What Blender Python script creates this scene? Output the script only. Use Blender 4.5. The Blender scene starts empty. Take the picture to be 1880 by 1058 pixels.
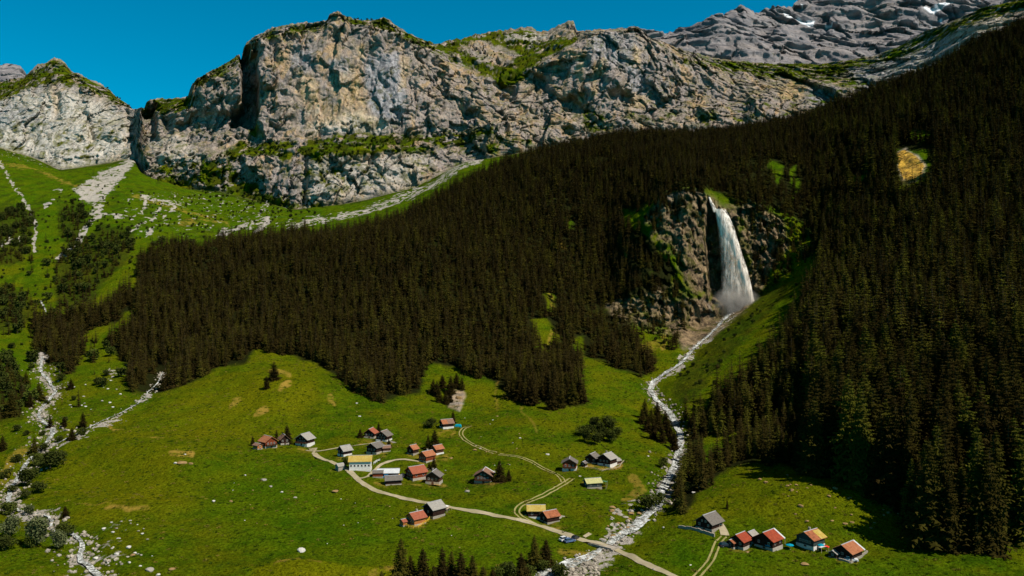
import bpy, math, random
import numpy as np
from mathutils import Vector, Matrix
R = math.radians
random.seed(7); RNG = np.random.default_rng(7)
scn = bpy.context.scene
col = scn.collection

# ------------------------------------------------------------------ camera, sky, sun
F = 1475.0; CX, CY = 940.0, 529.0           # lens in photo pixels; the camera is level at the origin looking along +Y
cd = bpy.data.cameras.new('camera'); cam = bpy.data.objects.new('camera', cd); col.objects.link(cam)
cam.location = (0, 0, 0); cam.rotation_euler = (R(90), 0, 0)
cd.sensor_width = 36; cd.lens = 36*F/1880; cd.clip_start = 1; cd.clip_end = 30000
scn.camera = cam
SUN = Vector((0.61, -0.38, 0.88)).normalized()
elev = math.asin(SUN.z); azim = math.atan2(SUN.x, SUN.y)
w = bpy.data.worlds.new('World'); scn.world = w; w.use_nodes = True
nt = w.node_tree; bg = nt.nodes['Background']
sky = nt.nodes.new('ShaderNodeTexSky'); sky.sky_type = 'NISHITA'; sky.sun_disc = False
sky.sun_elevation = elev; sky.sun_rotation = azim; sky.altitude = 1800; sky.air_density = 1.0; sky.dust_density = 0.25; sky.ozone_density = 3.0
mul = nt.nodes.new('ShaderNodeMix'); mul.data_type = 'RGBA'; mul.blend_type = 'MULTIPLY'; mul.inputs[0].default_value = 1
nt.links.new(sky.outputs[0], mul.inputs[6]); mul.inputs[7].default_value = (0.0, 1.10, 1.20, 1)
tcw = nt.nodes.new('ShaderNodeTexCoord'); sxw = nt.nodes.new('ShaderNodeSeparateXYZ'); nt.links.new(tcw.outputs['Generated'], sxw.inputs[0])
mrw = nt.nodes.new('ShaderNodeMapRange'); mrw.inputs[1].default_value = .36; mrw.inputs[2].default_value = .62; nt.links.new(sxw.outputs[2], mrw.inputs[0])
hi = nt.nodes.new('ShaderNodeMix'); hi.data_type = 'RGBA'; hi.blend_type = 'MULTIPLY'; hi.inputs[0].default_value = 1; nt.links.new(sky.outputs[0], hi.inputs[6]); hi.inputs[7].default_value = (.55, .42, .30, 1)
mx = nt.nodes.new('ShaderNodeMix'); mx.data_type = 'RGBA'; nt.links.new(mrw.outputs[0], mx.inputs[0]); nt.links.new(mul.outputs[2], mx.inputs[6]); nt.links.new(hi.outputs[2], mx.inputs[7])   # sky above the frame, dimmed and warmed to weaken blue fill in the shadows
nt.links.new(mx.outputs[2], bg.inputs[0]); bg.inputs[1].default_value = 0.07
sd = bpy.data.lights.new('sun', 'SUN'); sd.energy = 4.6; sd.angle = R(0.5); sd.color = (1.0, 0.93, 0.82)
so = bpy.data.objects.new('sun', sd); col.objects.link(so); so.rotation_euler = (-SUN).to_track_quat('-Z', 'Y').to_euler(); so.location = (300, -200, 500)
scn.view_settings.view_transform = 'Standard'; scn.view_settings.look = 'None'; scn.view_settings.exposure = 0.38; scn.view_settings.gamma = 1
scn.cycles.max_bounces = 4; scn.cycles.diffuse_bounces = 2; scn.cycles.glossy_bounces = 1; scn.cycles.transparent_max_bounces = 12

# ------------------------------------------------------------------ helpers: tags, noise, materials
def tag(o, label=None, cat=None, group=None, kind=None):
    if label: o['label'] = label
    if cat: o['category'] = cat
    if group: o['group'] = group
    if kind: o['kind'] = kind
    return o
_P = np.random.default_rng(11).permutation(256).astype(np.int32); _P = np.concatenate([_P, _P, _P])
_G = np.random.default_rng(12).normal(size=(256, 3)).astype(np.float32); _G /= np.linalg.norm(_G, axis=1)[:, None]
def noise(x, y, z):
    x = np.asarray(x, np.float32); y = np.asarray(y, np.float32); z = np.asarray(z, np.float32)
    x, y, z = np.broadcast_arrays(x, y, z)
    xi = np.floor(x).astype(np.int32); yi = np.floor(y).astype(np.int32); zi = np.floor(z).astype(np.int32)
    xf, yf, zf = x-xi, y-yi, z-zi
    u, v, s = [t*t*t*(t*(t*6-15)+10) for t in (xf, yf, zf)]
    xi &= 255; yi &= 255; zi &= 255
    def g(a, b, c):
        h = _P[_P[_P[xi+a]+yi+b]+zi+c]
        return _G[h, 0]*(xf-a)+_G[h, 1]*(yf-b)+_G[h, 2]*(zf-c)
    l = lambda a, b, t: a+t*(b-a)
    return 1.5*l(l(l(g(0,0,0), g(1,0,0), u), l(g(0,1,0), g(1,1,0), u), v), l(l(g(0,0,1), g(1,0,1), u), l(g(0,1,1), g(1,1,1), u), v), s)
def fbm(x, y, z, n=4, gain=.5):
    a = 1.0; t = 0; f = 1.0
    for i in range(n):
        t = t + a*noise(x*f+i*17.3, y*f+i*5.1, z*f+i*9.7); a *= gain; f *= 2.03
    return t
def ridged(x, y, z, n=3):
    a = 1.0; t = 0; f = 1.0
    for i in range(n):
        t = t + a*(1-2.2*np.abs(noise(x*f+i*31.3, y*f+i*7.7, z*f+i*3.3))); a *= .5; f *= 2.1
    return t/1.6
def facets(x, z, seed, amp, slope):
    """broken slabs: every jittered cell of the wall is a plane of its own, stepped and tilted"""
    xi, zi = np.floor(x), np.floor(z); best = np.full(x.shape, 1e9, np.float32); val = np.zeros(x.shape, np.float32)
    for dx in (-1, 0, 1):
        for dz in (-1, 0, 1):
            a, b = (xi+dx).astype(np.int32), (zi+dz).astype(np.int32); h = _P[(_P[(a & 255)]+(b & 255)+seed) & 255]
            jx, jz = a+.5+.42*_G[h, 0]*1.4, b+.5+.42*_G[h, 1]*1.4
            ex, ez = x-jx, z-jz; d = ex*ex+ez*ez; m = d < best; g = _G[(h*7+seed) & 255]
            v = amp*_G[(h+31) & 255, 2]+slope*(g[..., 0]*ex*1.2+g[..., 1]*ez); best = np.where(m, d, best); val = np.where(m, v, val)
    return val
def sstep(a, b, x):
    t = np.clip((x-a)/(b-a), 0, 1); return t*t*(3-2*t)
def gauss1(a, sig, axis):
    if sig <= 0: return a
    r = int(sig*3)+1; k = np.exp(-.5*(np.arange(-r, r+1)/sig)**2); k /= k.sum()
    pad = [(0, 0), (0, 0)]; pad[axis] = (r, r)
    b = np.pad(a, pad, mode='edge'); out = np.zeros_like(a)
    n = a.shape[axis]
    for i, kk in enumerate(k):
        out += kk*(b[i:i+n, :] if axis == 0 else b[:, i:i+n])
    return out
def seg_dist(px, py, pts, closed=False):
    d = np.full(px.shape, 1e9, np.float32)
    pts = list(pts)+([pts[0]] if closed else [])
    for (x0, y0), (x1, y1) in zip(pts[:-1], pts[1:]):
        dx, dy = x1-x0, y1-y0; L = dx*dx+dy*dy+1e-9
        t = np.clip(((px-x0)*dx+(py-y0)*dy)/L, 0, 1)
        d = np.minimum(d, np.hypot(px-x0-t*dx, py-y0-t*dy))
    return d
def inside(px, py, pts):
    c = np.zeros(np.shape(px), bool); n = len(pts)
    for i in range(n):
        x0, y0 = pts[i]; x1, y1 = pts[(i+1) % n]
        if y0 == y1: continue
        c ^= ((y0 > py) != (y1 > py)) & (px < (x1-x0)*(py-y0)/(y1-y0)+x0)
    return c
def sdf(px, py, pts):
    d = seg_dist(px, py, pts, True); return np.where(inside(px, py, pts), -d, d)

class NB:
    """small node-graph helper"""
    def __init__(s, name):
        s.m = bpy.data.materials.new(name); s.m.use_nodes = True; s.t = s.m.node_tree; s.t.nodes.clear()
        s.out = s.t.nodes.new('ShaderNodeOutputMaterial'); s.bs = s.t.nodes.new('ShaderNodeBsdfPrincipled')
        s.t.links.new(s.bs.outputs[0], s.out.inputs[0])
        s.bs.inputs['Roughness'].default_value = .9; s.bs.inputs['Specular IOR Level'].default_value = .02; s.bs.inputs['IOR'].default_value = 1.0
    def n(s, typ, **k):
        x = s.t.nodes.new(typ)
        for a, b in k.items(): setattr(x, a, b)
        return x
    def set(s, sock, v):
        if hasattr(v, 'links') or isinstance(v, bpy.types.NodeSocket): s.t.links.new(v, sock)
        elif isinstance(v, (tuple, list)): sock.default_value = tuple(v)+((1,) if len(v) == 3 and sock.type == 'RGBA' else ())
        else: sock.default_value = v
    def mix(s, f, a, b, mode='MIX'):
        x = s.n('ShaderNodeMix', data_type='RGBA', blend_type=mode); s.set(x.inputs[0], f); s.set(x.inputs[6], a); s.set(x.inputs[7], b); return x.outputs[2]
    def math(s, op, a, b=0.0, clamp=False):
        x = s.n('ShaderNodeMath', operation=op, use_clamp=clamp); s.set(x.inputs[0], a); s.set(x.inputs[1], b); return x.outputs[0]
    def ramp(s, f, *stops):
        x = s.n('ShaderNodeValToRGB'); e = x.color_ramp.elements
        while len(e) < len(stops): e.new(.5)
        for el, (p, c) in zip(e, stops): el.position = p; el.color = tuple(c)+(1,) if isinstance(c, (tuple, list)) else (c, c, c, 1)
        s.set(x.inputs[0], f); return x.outputs[0]
    def pos(s, scale=(1, 1, 1), rot=(0, 0, 0)):
        g = s.n('ShaderNodeNewGeometry'); m = s.n('ShaderNodeMapping'); s.t.links.new(g.outputs['Position'], m.inputs[0])
        m.inputs['Scale'].default_value = scale; m.inputs['Rotation'].default_value = rot; return m.outputs[0]
    def obj(s, scale=(1, 1, 1)):
        g = s.n('ShaderNodeTexCoord'); m = s.n('ShaderNodeMapping'); s.t.links.new(g.outputs['Object'], m.inputs[0]); m.inputs['Scale'].default_value = scale; return m.outputs[0]
    def noi(s, vec, scale, detail=4, rough=.55, dist=0.0):
        x = s.n('ShaderNodeTexNoise'); s.set(x.inputs['Vector'], vec); x.inputs['Scale'].default_value = scale; x.inputs['Detail'].default_value = detail
        x.inputs['Roughness'].default_value = rough; x.inputs['Distortion'].default_value = dist; return x.outputs[0]
    def attr(s, name):
        return s.n('ShaderNodeAttribute', attribute_name=name)
    def bump(s, h, dist, strength=1.0):
        b = s.n('ShaderNodeBump'); b.inputs['Distance'].default_value = dist; b.inputs['Strength'].default_value = strength
        s.set(b.inputs['Height'], h); s.t.links.new(b.outputs[0], s.bs.inputs['Normal']); return b
    def base(s, c): s.set(s.bs.inputs['Base Color'], c); return s

def rock_color(B, sc, pos, warm=1.0):
    """grey limestone with streaks, ochre patches and dark seep lines; sc = size in metres of the largest patches"""
    P1 = pos((1, 1, .35)); P2 = pos((1, 1, .10)); P0 = pos((1, 1, 1))
    big = B.noi(P1, 1/sc, 3, .6, .6); mid = B.noi(P0, 6/sc, 6, .68, .8); str_ = B.noi(P2, 9/sc, 4, .65, .3)
    c = B.ramp(mid, (.26, (.09, .08, .08)), (.40, (.30, .27, .25)), (.55, (.44, .40, .36)), (.72, (.60, .56, .49)))
    blue = B.ramp(big, (.40, 0.0), (.56, 1.0))
    c = B.mix(B.math('MULTIPLY', blue, .55), c, B.mix(mid, (.14, .15, .18), (.46, .46, .50)))
    oc = B.ramp(B.noi(P1, 1.7/sc, 4, .6, 1.0), (.53, 0.0), (.64, 1.0))
    c = B.mix(B.math('MULTIPLY', oc, .72*warm), c, B.mix(mid, (.36, .23, .10), (.72, .56, .32)))
    st = B.ramp(str_, (.52, 0.0), (.68, 1.0))
    c = B.mix(B.math('MULTIPLY', st, .65), c, (.10, .098, .105))
    st2 = B.ramp(B.noi(P2, 14/sc, 3, .6), (.60, 0.0), (.75, 1.0))
    c = B.mix(B.math('MULTIPLY', st2, .35), c, (.50, .45, .36))
    return B.mix(1.0, c, (1.0, .885, .81), 'MULTIPLY'), mid
# ------------------------------------------------------------------ the valley: one sheet lofted between feature lines
# every line is (px, row, distance) where it passes; X = (px-CX)*Y/F, Z = (CY-row)*Y/F : real metres
LN = {}
LN['A'] = [(-700, 1400, 150), (2600, 1400, 150)]
LN['B'] = [(-700, 1120, 238), (2600, 1120, 238)]
LN['C'] = [(-700, 1000, 290), (300, 1000, 290), (940, 1000, 288), (1150, 1000, 292), (1400, 1000, 290), (1880, 1000, 288), (2600, 990, 270)]
LN['D'] = [(-700, 880, 400), (0, 895, 375), (300, 900, 350), (940, 900, 355), (1150, 910, 356), (1240, 940, 325), (1300, 928, 325), (1450, 912, 322), (1600, 920, 315), (1880, 930, 300), (2600, 900, 260)]
LN['E'] = [(-700, 790, 480), (0, 800, 455), (200, 805, 438), (500, 812, 428), (940, 812, 428), (1150, 835, 430), (1215, 870, 410), (1240, 903, 375), (1300, 873, 380), (1380, 843, 392), (1450, 824, 398), (1600, 800, 392), (1750, 790, 375), (1880, 780, 360), (2600, 640, 330)]
LN['F'] = [(-700, 700, 560), (0, 735, 535), (80, 735, 540), (200, 745, 520), (350, 735, 520), (500, 720, 520), (700, 735, 525), (850, 735, 530), (1000, 740, 530), (1150, 760, 515), (1210, 775, 500), (1240, 830, 450), (1300, 845, 440), (1380, 825, 440), (1450, 812, 440), (1600, 770, 430), (1880, 690, 415), (2600, 470, 420)]
LN['G'] = [(-700, 600, 700), (0, 640, 650), (100, 650, 660), (200, 640, 670), (300, 690, 600), (380, 660, 620), (470, 638, 640), (600, 680, 595), (800, 670, 600), (1000, 660, 620), (1080, 650, 640), (1180, 695, 595), (1200, 708, 590), (1260, 735, 530), (1350, 695, 535), (1500, 645, 520), (1700, 560, 500), (1880, 480, 515), (2600, 250, 560)]
LN['H'] = [(-700, 520, 850), (0, 560, 780), (100, 570, 770), (250, 570, 745), (470, 555, 730), (800, 560, 690), (1000, 560, 710), (1100, 580, 715), (1160, 590, 705), (1200, 600, 700), (1250, 600, 715), (1290, 605, 718), (1320, 578, 735), (1350, 562, 745), (1390, 545, 742), (1450, 515, 725), (1500, 480, 705), (1700, 400, 640), (1880, 330, 650), (2600, 80, 700)]
LN['I'] = [(-700, 420, 1020), (0, 450, 950), (100, 455, 945), (250, 455, 920), (400, 480, 850), (560, 460, 830), (800, 450, 790), (1000, 460, 820), (1120, 470, 800), (1180, 410, 772), (1220, 355, 776), (1290, 345, 780), (1305, 365, 776), (1316, 386, 768), (1335, 384, 776), (1380, 375, 785), (1450, 400, 780), (1500, 420, 765), (1600, 340, 745), (1700, 300, 730), (1880, 230, 735), (2600, -20, 800)]
LN['J'] = [(-700, 350, 1200), (0, 375, 1150), (100, 375, 1150), (250, 390, 1100), (400, 425, 1060), (560, 402, 1080), (640, 400, 1070), (750, 382, 1010), (850, 345, 1020), (1000, 310, 1000), (1150, 295, 970), (1250, 285, 950), (1300, 300, 900), (1400, 290, 920), (1500, 290, 900), (1600, 240, 870), (1700, 210, 850), (1880, 130, 850), (2600, -130, 900)]
LN['K'] = [(-700, 310, 1350), (0, 332, 1300), (250, 350, 1250), (400, 398, 1190), (540, 394, 1140), (640, 388, 1120), (750, 365, 1110), (850, 318, 1125), (930, 300, 1150), (1050, 268, 1180), (1150, 247, 1200), (1280, 250, 1180), (1400, 230, 1150), (1500, 208, 1120), (1600, 176, 1100), (1700, 138, 1080), (1800, 76, 1050), (1880, 46, 1040), (2200, -70, 1000), (2600, -200, 1000)]
LN['L'] = [(-700, 270, 1550), (0, 300, 1500), (110, 322, 1480), (250, 310, 1450), (400, 372, 1330), (540, 390, 1240), (640, 381, 1230), (760, 357, 1270), (850, 308, 1330), (930, 294, 1350), (1050, 290, 1300), (1150, 275, 1340), (1400, 262, 1330), (1600, 205, 1300), (1700, 165, 1230), (1800, 100, 1200), (1880, 75, 1200), (2200, -40, 1200), (2600, -170, 1200)]
LN['M'] = [(-700, 240, 1800), (0, 270, 1750), (60, 288, 1720), (110, 312, 1650), (180, 302, 1680), (248, 290, 1690), (262, 332, 1540), (330, 348, 1520), (400, 350, 1490), (540, 386, 1410), (640, 374, 1410), (760, 345, 1440), (850, 298, 1490), (930, 285, 1510), (1050, 262, 1530), (1150, 252, 1540), (1250, 255, 1550), (1400, 235, 1540), (1500, 212, 1540), (1600, 188, 1530), (1700, 146, 1450), (1800, 84, 1330), (1880, 52, 1300), (2200, -50, 1280), (2600, -185, 1280)]
LN['N'] = [(-700, 200, 1850), (0, 215, 1810), (100, 225, 1790), (248, 240, 1740), (262, 285, 1570), (330, 290, 1560), (400, 295, 1530), (450, 283, 1515), (540, 284, 1470), (640, 283, 1470), (760, 270, 1500), (850, 252, 1530), (930, 238, 1550), (1050, 225, 1565), (1150, 205, 1570), (1250, 210, 1575), (1400, 185, 1600), (1500, 175, 1610), (1600, 160, 1600), (1700, 125, 1520), (1800, 60, 1400), (1880, 36, 1360), (2200, -65, 1340), (2600, -200, 1340)]
LN['O'] = [(-700, 190, 1870), (0, 205, 1830), (100, 215, 1810), (248, 230, 1765), (262, 268, 1600), (330, 262, 1600), (400, 258, 1600), (450, 250, 1590), (540, 254, 1555), (640, 250, 1555), (760, 245, 1550), (830, 238, 1560), (930, 224, 1572), (1050, 208, 1580), (1150, 192, 1585), (1250, 200, 1590), (1400, 172, 1640), (1500, 155, 1680), (1600, 138, 1690), (1700, 110, 1620), (1800, 50, 1460), (1880, 24, 1420), (2200, -75, 1400), (2600, -210, 1400)]
LN['P'] = [(-700, 190, 1930), (-100, 190, 1910), (0, 178, 1900), (60, 158, 1890), (100, 148, 1880), (150, 160, 1870), (200, 182, 1860), (248, 206, 1820), (262, 207, 1680), (345, 206, 1650), (362, 165, 1650), (430, 128, 1650), (445, 112, 1650), (460, 88, 1645), (480, 76, 1640), (520, 62, 1640), (590, 55, 1640), (606, 30, 1640), (625, 30, 1640), (640, 52, 1640), (700, 56, 1650), (740, 72, 1660), (800, 98, 1665), (850, 135, 1650), (900, 150, 1640), (960, 130, 1645), (1000, 112, 1650), (1060, 78, 1650), (1100, 62, 1655), (1165, 58, 1660), (1188, 74, 1670), (1230, 98, 1690), (1300, 122, 1740), (1400, 132, 1800), (1500, 132, 1850), (1600, 118, 1850), (1650, 104, 1800), (1700, 80, 1720), (1760, 50, 1560), (1800, 34, 1540), (1880, 8, 1500), (2200, -95, 1480), (2600, -230, 1480)]
LN['Q'] = [(-700, 190, 2050), (-100, 165, 2000), (0, 150, 1990), (45, 142, 1985), (62, 122, 1980), (85, 113, 1980), (100, 107, 1980), (115, 110, 1980), (130, 130, 1975), (160, 141, 1970), (195, 160, 1960), (220, 181, 1940), (246, 201, 1880), (256, 203, 1760), (270, 186, 1740), (290, 181, 1740), (345, 177, 1740), (352, 156, 1740), (365, 146, 1740), (400, 128, 1740), (425, 110, 1740), (440, 99, 1735), (452, 80, 1730), (465, 69, 1725), (480, 61, 1720), (500, 50, 1720), (560, 41, 1720), (600, 37, 1715), (608, 22, 1680), (620, 19, 1680), (632, 30, 1700), (650, 35, 1720), (680, 36, 1720), (700, 32, 1720), (715, 38, 1725), (740, 56, 1740), (770, 70, 1760), (800, 80, 1800), (850, 68, 1900), (900, 58, 1960), (930, 54, 1980), (960, 51, 1980), (977, 49, 1980), (985, 56, 1980), (1005, 56, 1970), (1025, 46, 1950), (1045, 38, 1940), (1054, 40, 1935), (1058, 57, 1900), (1090, 55, 1760), (1110, 52, 1740), (1150, 51, 1740), (1165, 49, 1740), (1178, 55, 1745), (1190, 70, 1750), (1235, 88, 1790), (1300, 105, 1850), (1400, 118, 1960), (1500, 118, 2050), (1600, 104, 2050), (1650, 88, 1980), (1700, 60, 1850), (1760, 34, 1720), (1800, 20, 1680), (1850, 4, 1650), (1880, -6, 1640), (2200, -110, 1600), (2600, -245, 1600)]
LN['R'] = [(x, y+150, d+350) for x, y, d in LN['Q']]
KEYS = 'ABCDEFGHIJKLMNOPQR'
ROWS = dict(A=12, B=75, C=72, D=66, E=60, F=66, G=78, H=120, I=90, J=48, K=26, L=36, M=78, N=22, O=150, P=44, Q=8)
PX = np.concatenate([np.arange(-700, -60, 14.), np.arange(-60, 1941, 1.6), np.arange(1954, 2600, 14.)]).astype(np.float64)
NX = len(PX)
def line(k):
    a = np.array(LN[k], float); r = np.interp(PX, a[:, 0], a[:, 1]); d = np.interp(PX, a[:, 0], a[:, 2])
    if k not in 'PQR':                     # soften the corners of a feature line along its length
        s = 7 if k in 'ABCDEFGHJKL' else 3
        r = gauss1(r[None, :], s, 1)[0]; d = gauss1(d[None, :], s, 1)[0]
    return (CY-r)*d/F, d
zl, dl = zip(*[line(k) for k in KEYS])
zs, ys, row0, lineid = [], [], {}, []
for i, k in enumerate(KEYS[:-1]):
    row0[k] = len(zs)
    n = ROWS[k]
    for j in range(n):
        t = j/n; zs.append(zl[i]*(1-t)+zl[i+1]*t); ys.append(dl[i]*(1-t)+dl[i+1]*t); lineid.append(i+t)
row0['R'] = len(zs); zs.append(zl[-1]); ys.append(dl[-1]); lineid.append(len(KEYS)-1.)
Z = np.array(zs); Y = np.array(ys); LID = np.repeat(np.array(lineid)[:, None], NX, 1)
NR = Z.shape[0]
# round the creases on the soft ground (not the cliffs, not the gorge wall at the fall)
PXg = np.repeat(PX[None, :], NR, 0)
Zs, Ys = gauss1(Z, 9, 0), gauss1(Y, 9, 0)
gorge = sstep(1150, 1200, PXg)*(1-sstep(1440, 1500, PXg))*sstep(6.75, 7.0, LID)*(1-sstep(8.25, 8.6, LID))
crest = sstep(1220, 1250, PXg)*(1-sstep(1480, 1560, PXg))*sstep(3.5, 3.8, LID)*(1-sstep(4.2, 4.5, LID))
wsm = (1-sstep(11.3, 11.9, LID))*(1-gorge)*(1-.7*crest)
Z = Z*(1-wsm)+Zs*wsm; Y = Y*(1-wsm)+Ys*wsm
ROWPX = CY-F*Z/Y                                   # nominal photo row of each vertex: used only to lay out what grows where
X = (PXg-CX)*Y/F
f32 = lambda a: a.astype(np.float32)
# ---- ground undulation on the soft slopes
soft = 1-sstep(11.6, 12.2, LID)
Z += soft*(2.0*fbm(f32(X/46), f32(Y/46), 0.3, 3)+.62*fbm(f32(X/11), f32(Y/11), 3.3, 4)*(1+1.2*sstep(5, 8, LID))+.22*ridged(f32(X/5), f32(Y/3.2), 8.3, 2))
def mound(cx, cy, sx, sy, h):                      # named swells and hollows of the meadow
    return h*np.exp(-((PXg-cx)/sx)**2-((ROWPX-cy)/sy)**2)
Z += soft*(mound(325, 838, 120, 34, 6.5)+mound(540, 705, 110, 40, 6)+mound(1080, 720, 90, 40, 4)-mound(200, 870, 90, 40, 3)-mound(640, 800, 260, 30, 2.0)+mound(260, 935, 110, 18, 2.5)+mound(1000, 900, 140, 22, 1.6)-mound(860, 760, 60, 40, 2.5)+mound(1480, 900, 120, 30, 2.5)+mound(430, 980, 120, 22, 2.2)+mound(560, 1050, 110, 16, 3.0))
mid_amp = sstep(6.0, 8, LID)*(1-sstep(10.5, 11.5, LID))
Z += mid_amp*soft*(5.0*fbm(f32(X/90), f32(Y/90), 7.3, 3))
# ---- rock relief: everything beyond the cliff foot, and the gorge wall
rockz = sstep(11.85, 12.15, LID)
top = sstep(15.75, 16.0, LID)
gz = np.clip(sstep(1105, 1150, PXg)*(1-sstep(1455, 1490, PXg))*sstep(6.95-.35*(1-sstep(1250, 1290, PXg)), 7.12, LID)*(1-sstep(7.95, 8.4, LID)), 0, 1)
xr, yr, zr = f32(X), f32(Y), f32(Z)
def terr(s, w, seed, xr, zr):                      # stepped strata
    q = s/w+1.6*noise(xr/70+seed, zr/90, seed)+.5*noise(xr/16, zr/40, seed+3); fr = q-np.floor(q)
    return (sstep(.0, .30, fr)*(1-fr)*1.6-.4)
RR = slice(row0['L'], NR)                          # rows that carry rock walls
xk, yk, zk, pk, lk, rk = xr[RR], yr[RR], zr[RR], PXg[RR], LID[RR], ROWPX[RR]
rz = rockz[RR]; warp = 14*fbm(xk/60, yk/60, zk/60, 2)
strat = zk-.13*xk+2.2*warp+.10*yk
amp = rz*(1-.75*top[RR])
sm = np.maximum(.9*(1-sstep(225, 250, pk)), 1-sstep(-26, 0, sdf(pk, rk, [(560, 60), (740, 80), (775, 110), (760, 200), (720, 240), (560, 245), (490, 200), (500, 110)])))
tmod = .35+.65*sstep(-.2, .5, noise(xk/120, yk/200, zk/80))
def cracks(x, y, z, seed, wd):
    n_ = fbm(x+seed, y, z, 2); return np.exp(-(n_/wd)**2)
def blocks(x, y, z, seed):                         # faceted rock: distance between the two nearest of jittered cell walls
    a = noise(x+seed, y, z)+.5*noise(x*2.1, y, z*2.1+seed); return np.abs(np.abs(a)-.35)*2-.4
w2_ = 9*fbm(xk/22+3, yk/90, zk/22, 3)
dep = (-30*fbm(xk/110+warp/50, yk/400, zk/120, 3)-7*ridged(xk/52+warp/26, yk/200, zk/60+.4*xk/60, 3)
       +facets((xk+.22*zk+1.2*warp+w2_)/62, (zk-.10*xk+warp+w2_)/95, 5, 13, 15)+facets((xk-.25*zk+.8*warp+w2_)/25, (zk-.16*xk+.7*warp-w2_)/34, 41, 6, 9)+facets((xk+.1*zk+.6*w2_)/10, (zk-.13*xk+.5*w2_)/17, 77, 2.0, 3.0)+facets((xk-.2*zk)/4.6, (zk-.13*xk)/6.0, 133, .6, .9)
       +8*cracks(xk/60+warp/30, yk/90, zk/120, 3., .06)+5*cracks(xk/45+.5*zk/45, yk/90, zk/30, 9., .07)
       - 5.0*tmod*terr(strat, 46, 2.2, xk, zk)-2.4*tmod*terr(strat, 17, 5.1, xk, zk)-.7*fbm(xk/4.5, yk/40, zk/4.5, 2))
dep = dep*(1-.5*sm)
DXk = amp*dep*.85
# named features of the walls: (polygon in photo px, extra depth in metres, softness px)
px_w, py_w = pk+5*fbm(xk/26, yk/90, zk/26, 3), rk+5*fbm(xk/26+9, yk/90, zk/26, 3)
CUTS = [([(440, 95), (472, 78), (474, 200), (466, 232), (424, 232), (426, 205), (446, 190)], 95, 4),      # tall corner in shade
        ([(330, 210), (425, 205), (440, 235), (400, 250), (330, 232)], 12, 8),
        ([(262, 195), (285, 190), (288, 255), (262, 262)], 45, 4), ([(300, 214), (318, 214), (318, 246), (300, 246)], 14, 5),
        ([(318, 226), (350, 220), (352, 238), (322, 240)], 14, 4),
        ([(518, 62), (545, 60), (548, 82), (522, 84)], 14, 5), ([(535, 130), (550, 140), (548, 170), (528, 160)], 12, 5),
        ([(1022, 178), (1050, 176), (1085, 205), (1060, 208), (1030, 200)], 26, 5), ([(1118, 170), (1160, 166), (1162, 186), (1122, 186)], 26, 5),
        ([(985, 140), (995, 140), (1022, 178), (1010, 180)], 14, 4), ([(1010, 88), (1030, 86), (1028, 112), (1012, 114)], 16, 5),
        ([(885, 150), (948, 150), (945, 186), (905, 196), (888, 180)], 18, 7), ([(846, 206), (882, 203), (880, 218), (850, 220)], 16, 4),
        ([(920, 210), (932, 210), (932, 250), (922, 250)], 12, 4), ([(1228, 145), (1245, 150), (1246, 182), (1232, 180)], 16, 5),
        ([(1030, 236), (1055, 236), (1050, 250), (1032, 250)], 10, 4), ([(558, 285), (566, 285), (562, 375), (548, 380)], 16, 4),
        ([(100, 172), (108, 172), (112, 220), (98, 218)], 18, 5), ([(150, 205), (160, 205), (175, 250), (168, 255)], 10, 4),
        ([(232, 200), (250, 205), (252, 262), (236, 255)], 18, 6), ([(720, 200), (736, 196), (732, 232), (716, 228)], 22, 5),
        ([(700, 150), (708, 150), (704, 200), (698, 200)], 6, 4), ([(680, 120), (730, 180), (724, 190), (676, 130)], 5, 5),
        ([(452, 262), (545, 280), (545, 292), (455, 285)], 10, 5), ([(375, 318), (410, 322), (410, 345), (378, 342)], 14, 5)]
for pl, dd, so_ in CUTS:
    ax, ay = zip(*pl); m = (px_w > min(ax)-so_)&(px_w < max(ax)+so_)&(py_w > min(ay)-so_)&(py_w < max(ay)+so_)
    DXk[m] += (rz*dd)[m]*(1-sstep(-so_, so_, sdf(px_w[m], py_w[m], pl)))
DX = np.zeros_like(Z); DX[RR] = DXk
gj = (slice(row0['G'], row0['J']), slice(int(np.searchsorted(PX, 1100)), int(np.searchsorted(PX, 1520))))
xg, yg, zg, pg_, rg_ = xr[gj], yr[gj], zr[gj], PXg[gj], ROWPX[gj]
gg = -5*ridged(xg/16+zg/60, yg/60, zg/50, 3)+facets((xg+.3*zg)/12+.5*noise(xg/9, 0, zg/9), (zg-.35*xg)/16, 9, 4.5, 5)+facets((xg+.2*zg)/4.6, (zg-.3*xg)/5.5+.4*noise(xg/5, 0, zg/5), 19, 1.8, 2.2)-2.0*terr(zg+.4*xg+5*noise(xg/20, 0, zg/20), 11, 3.3, xg, zg)-1.2*fbm(xg/2, yg/20, zg/2, 2)
gut = 1-sstep(-10, 0, sdf(pg_, rg_, [(1296, 350), (1318, 380), (1345, 560), (1300, 545), (1290, 440)]))
butt = 1-sstep(0, 26, np.abs(pg_-(1262-(rg_-350)*.02)))
DX[gj] += gz[gj]*(gg+22*gut-9*butt)
Yn = Y+DX; X = X*Yn/Y; Y = Yn                      # slides along its own azimuth, so columns stay put
Z[RR] += rz*top[RR]*(1-sstep(16.0, 16.2, lk))*2.5*fbm(xk/14, yk/14, 1.1, 3)
sky_r = sstep(15.8, 16.0, lk)*(1-sstep(16.2, 17, lk)); Z[RR] += sky_r*(4*ridged(xk/22, yk/60, .5, 3)+2*noise(xk/5, 0, 0)-3)
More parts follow.
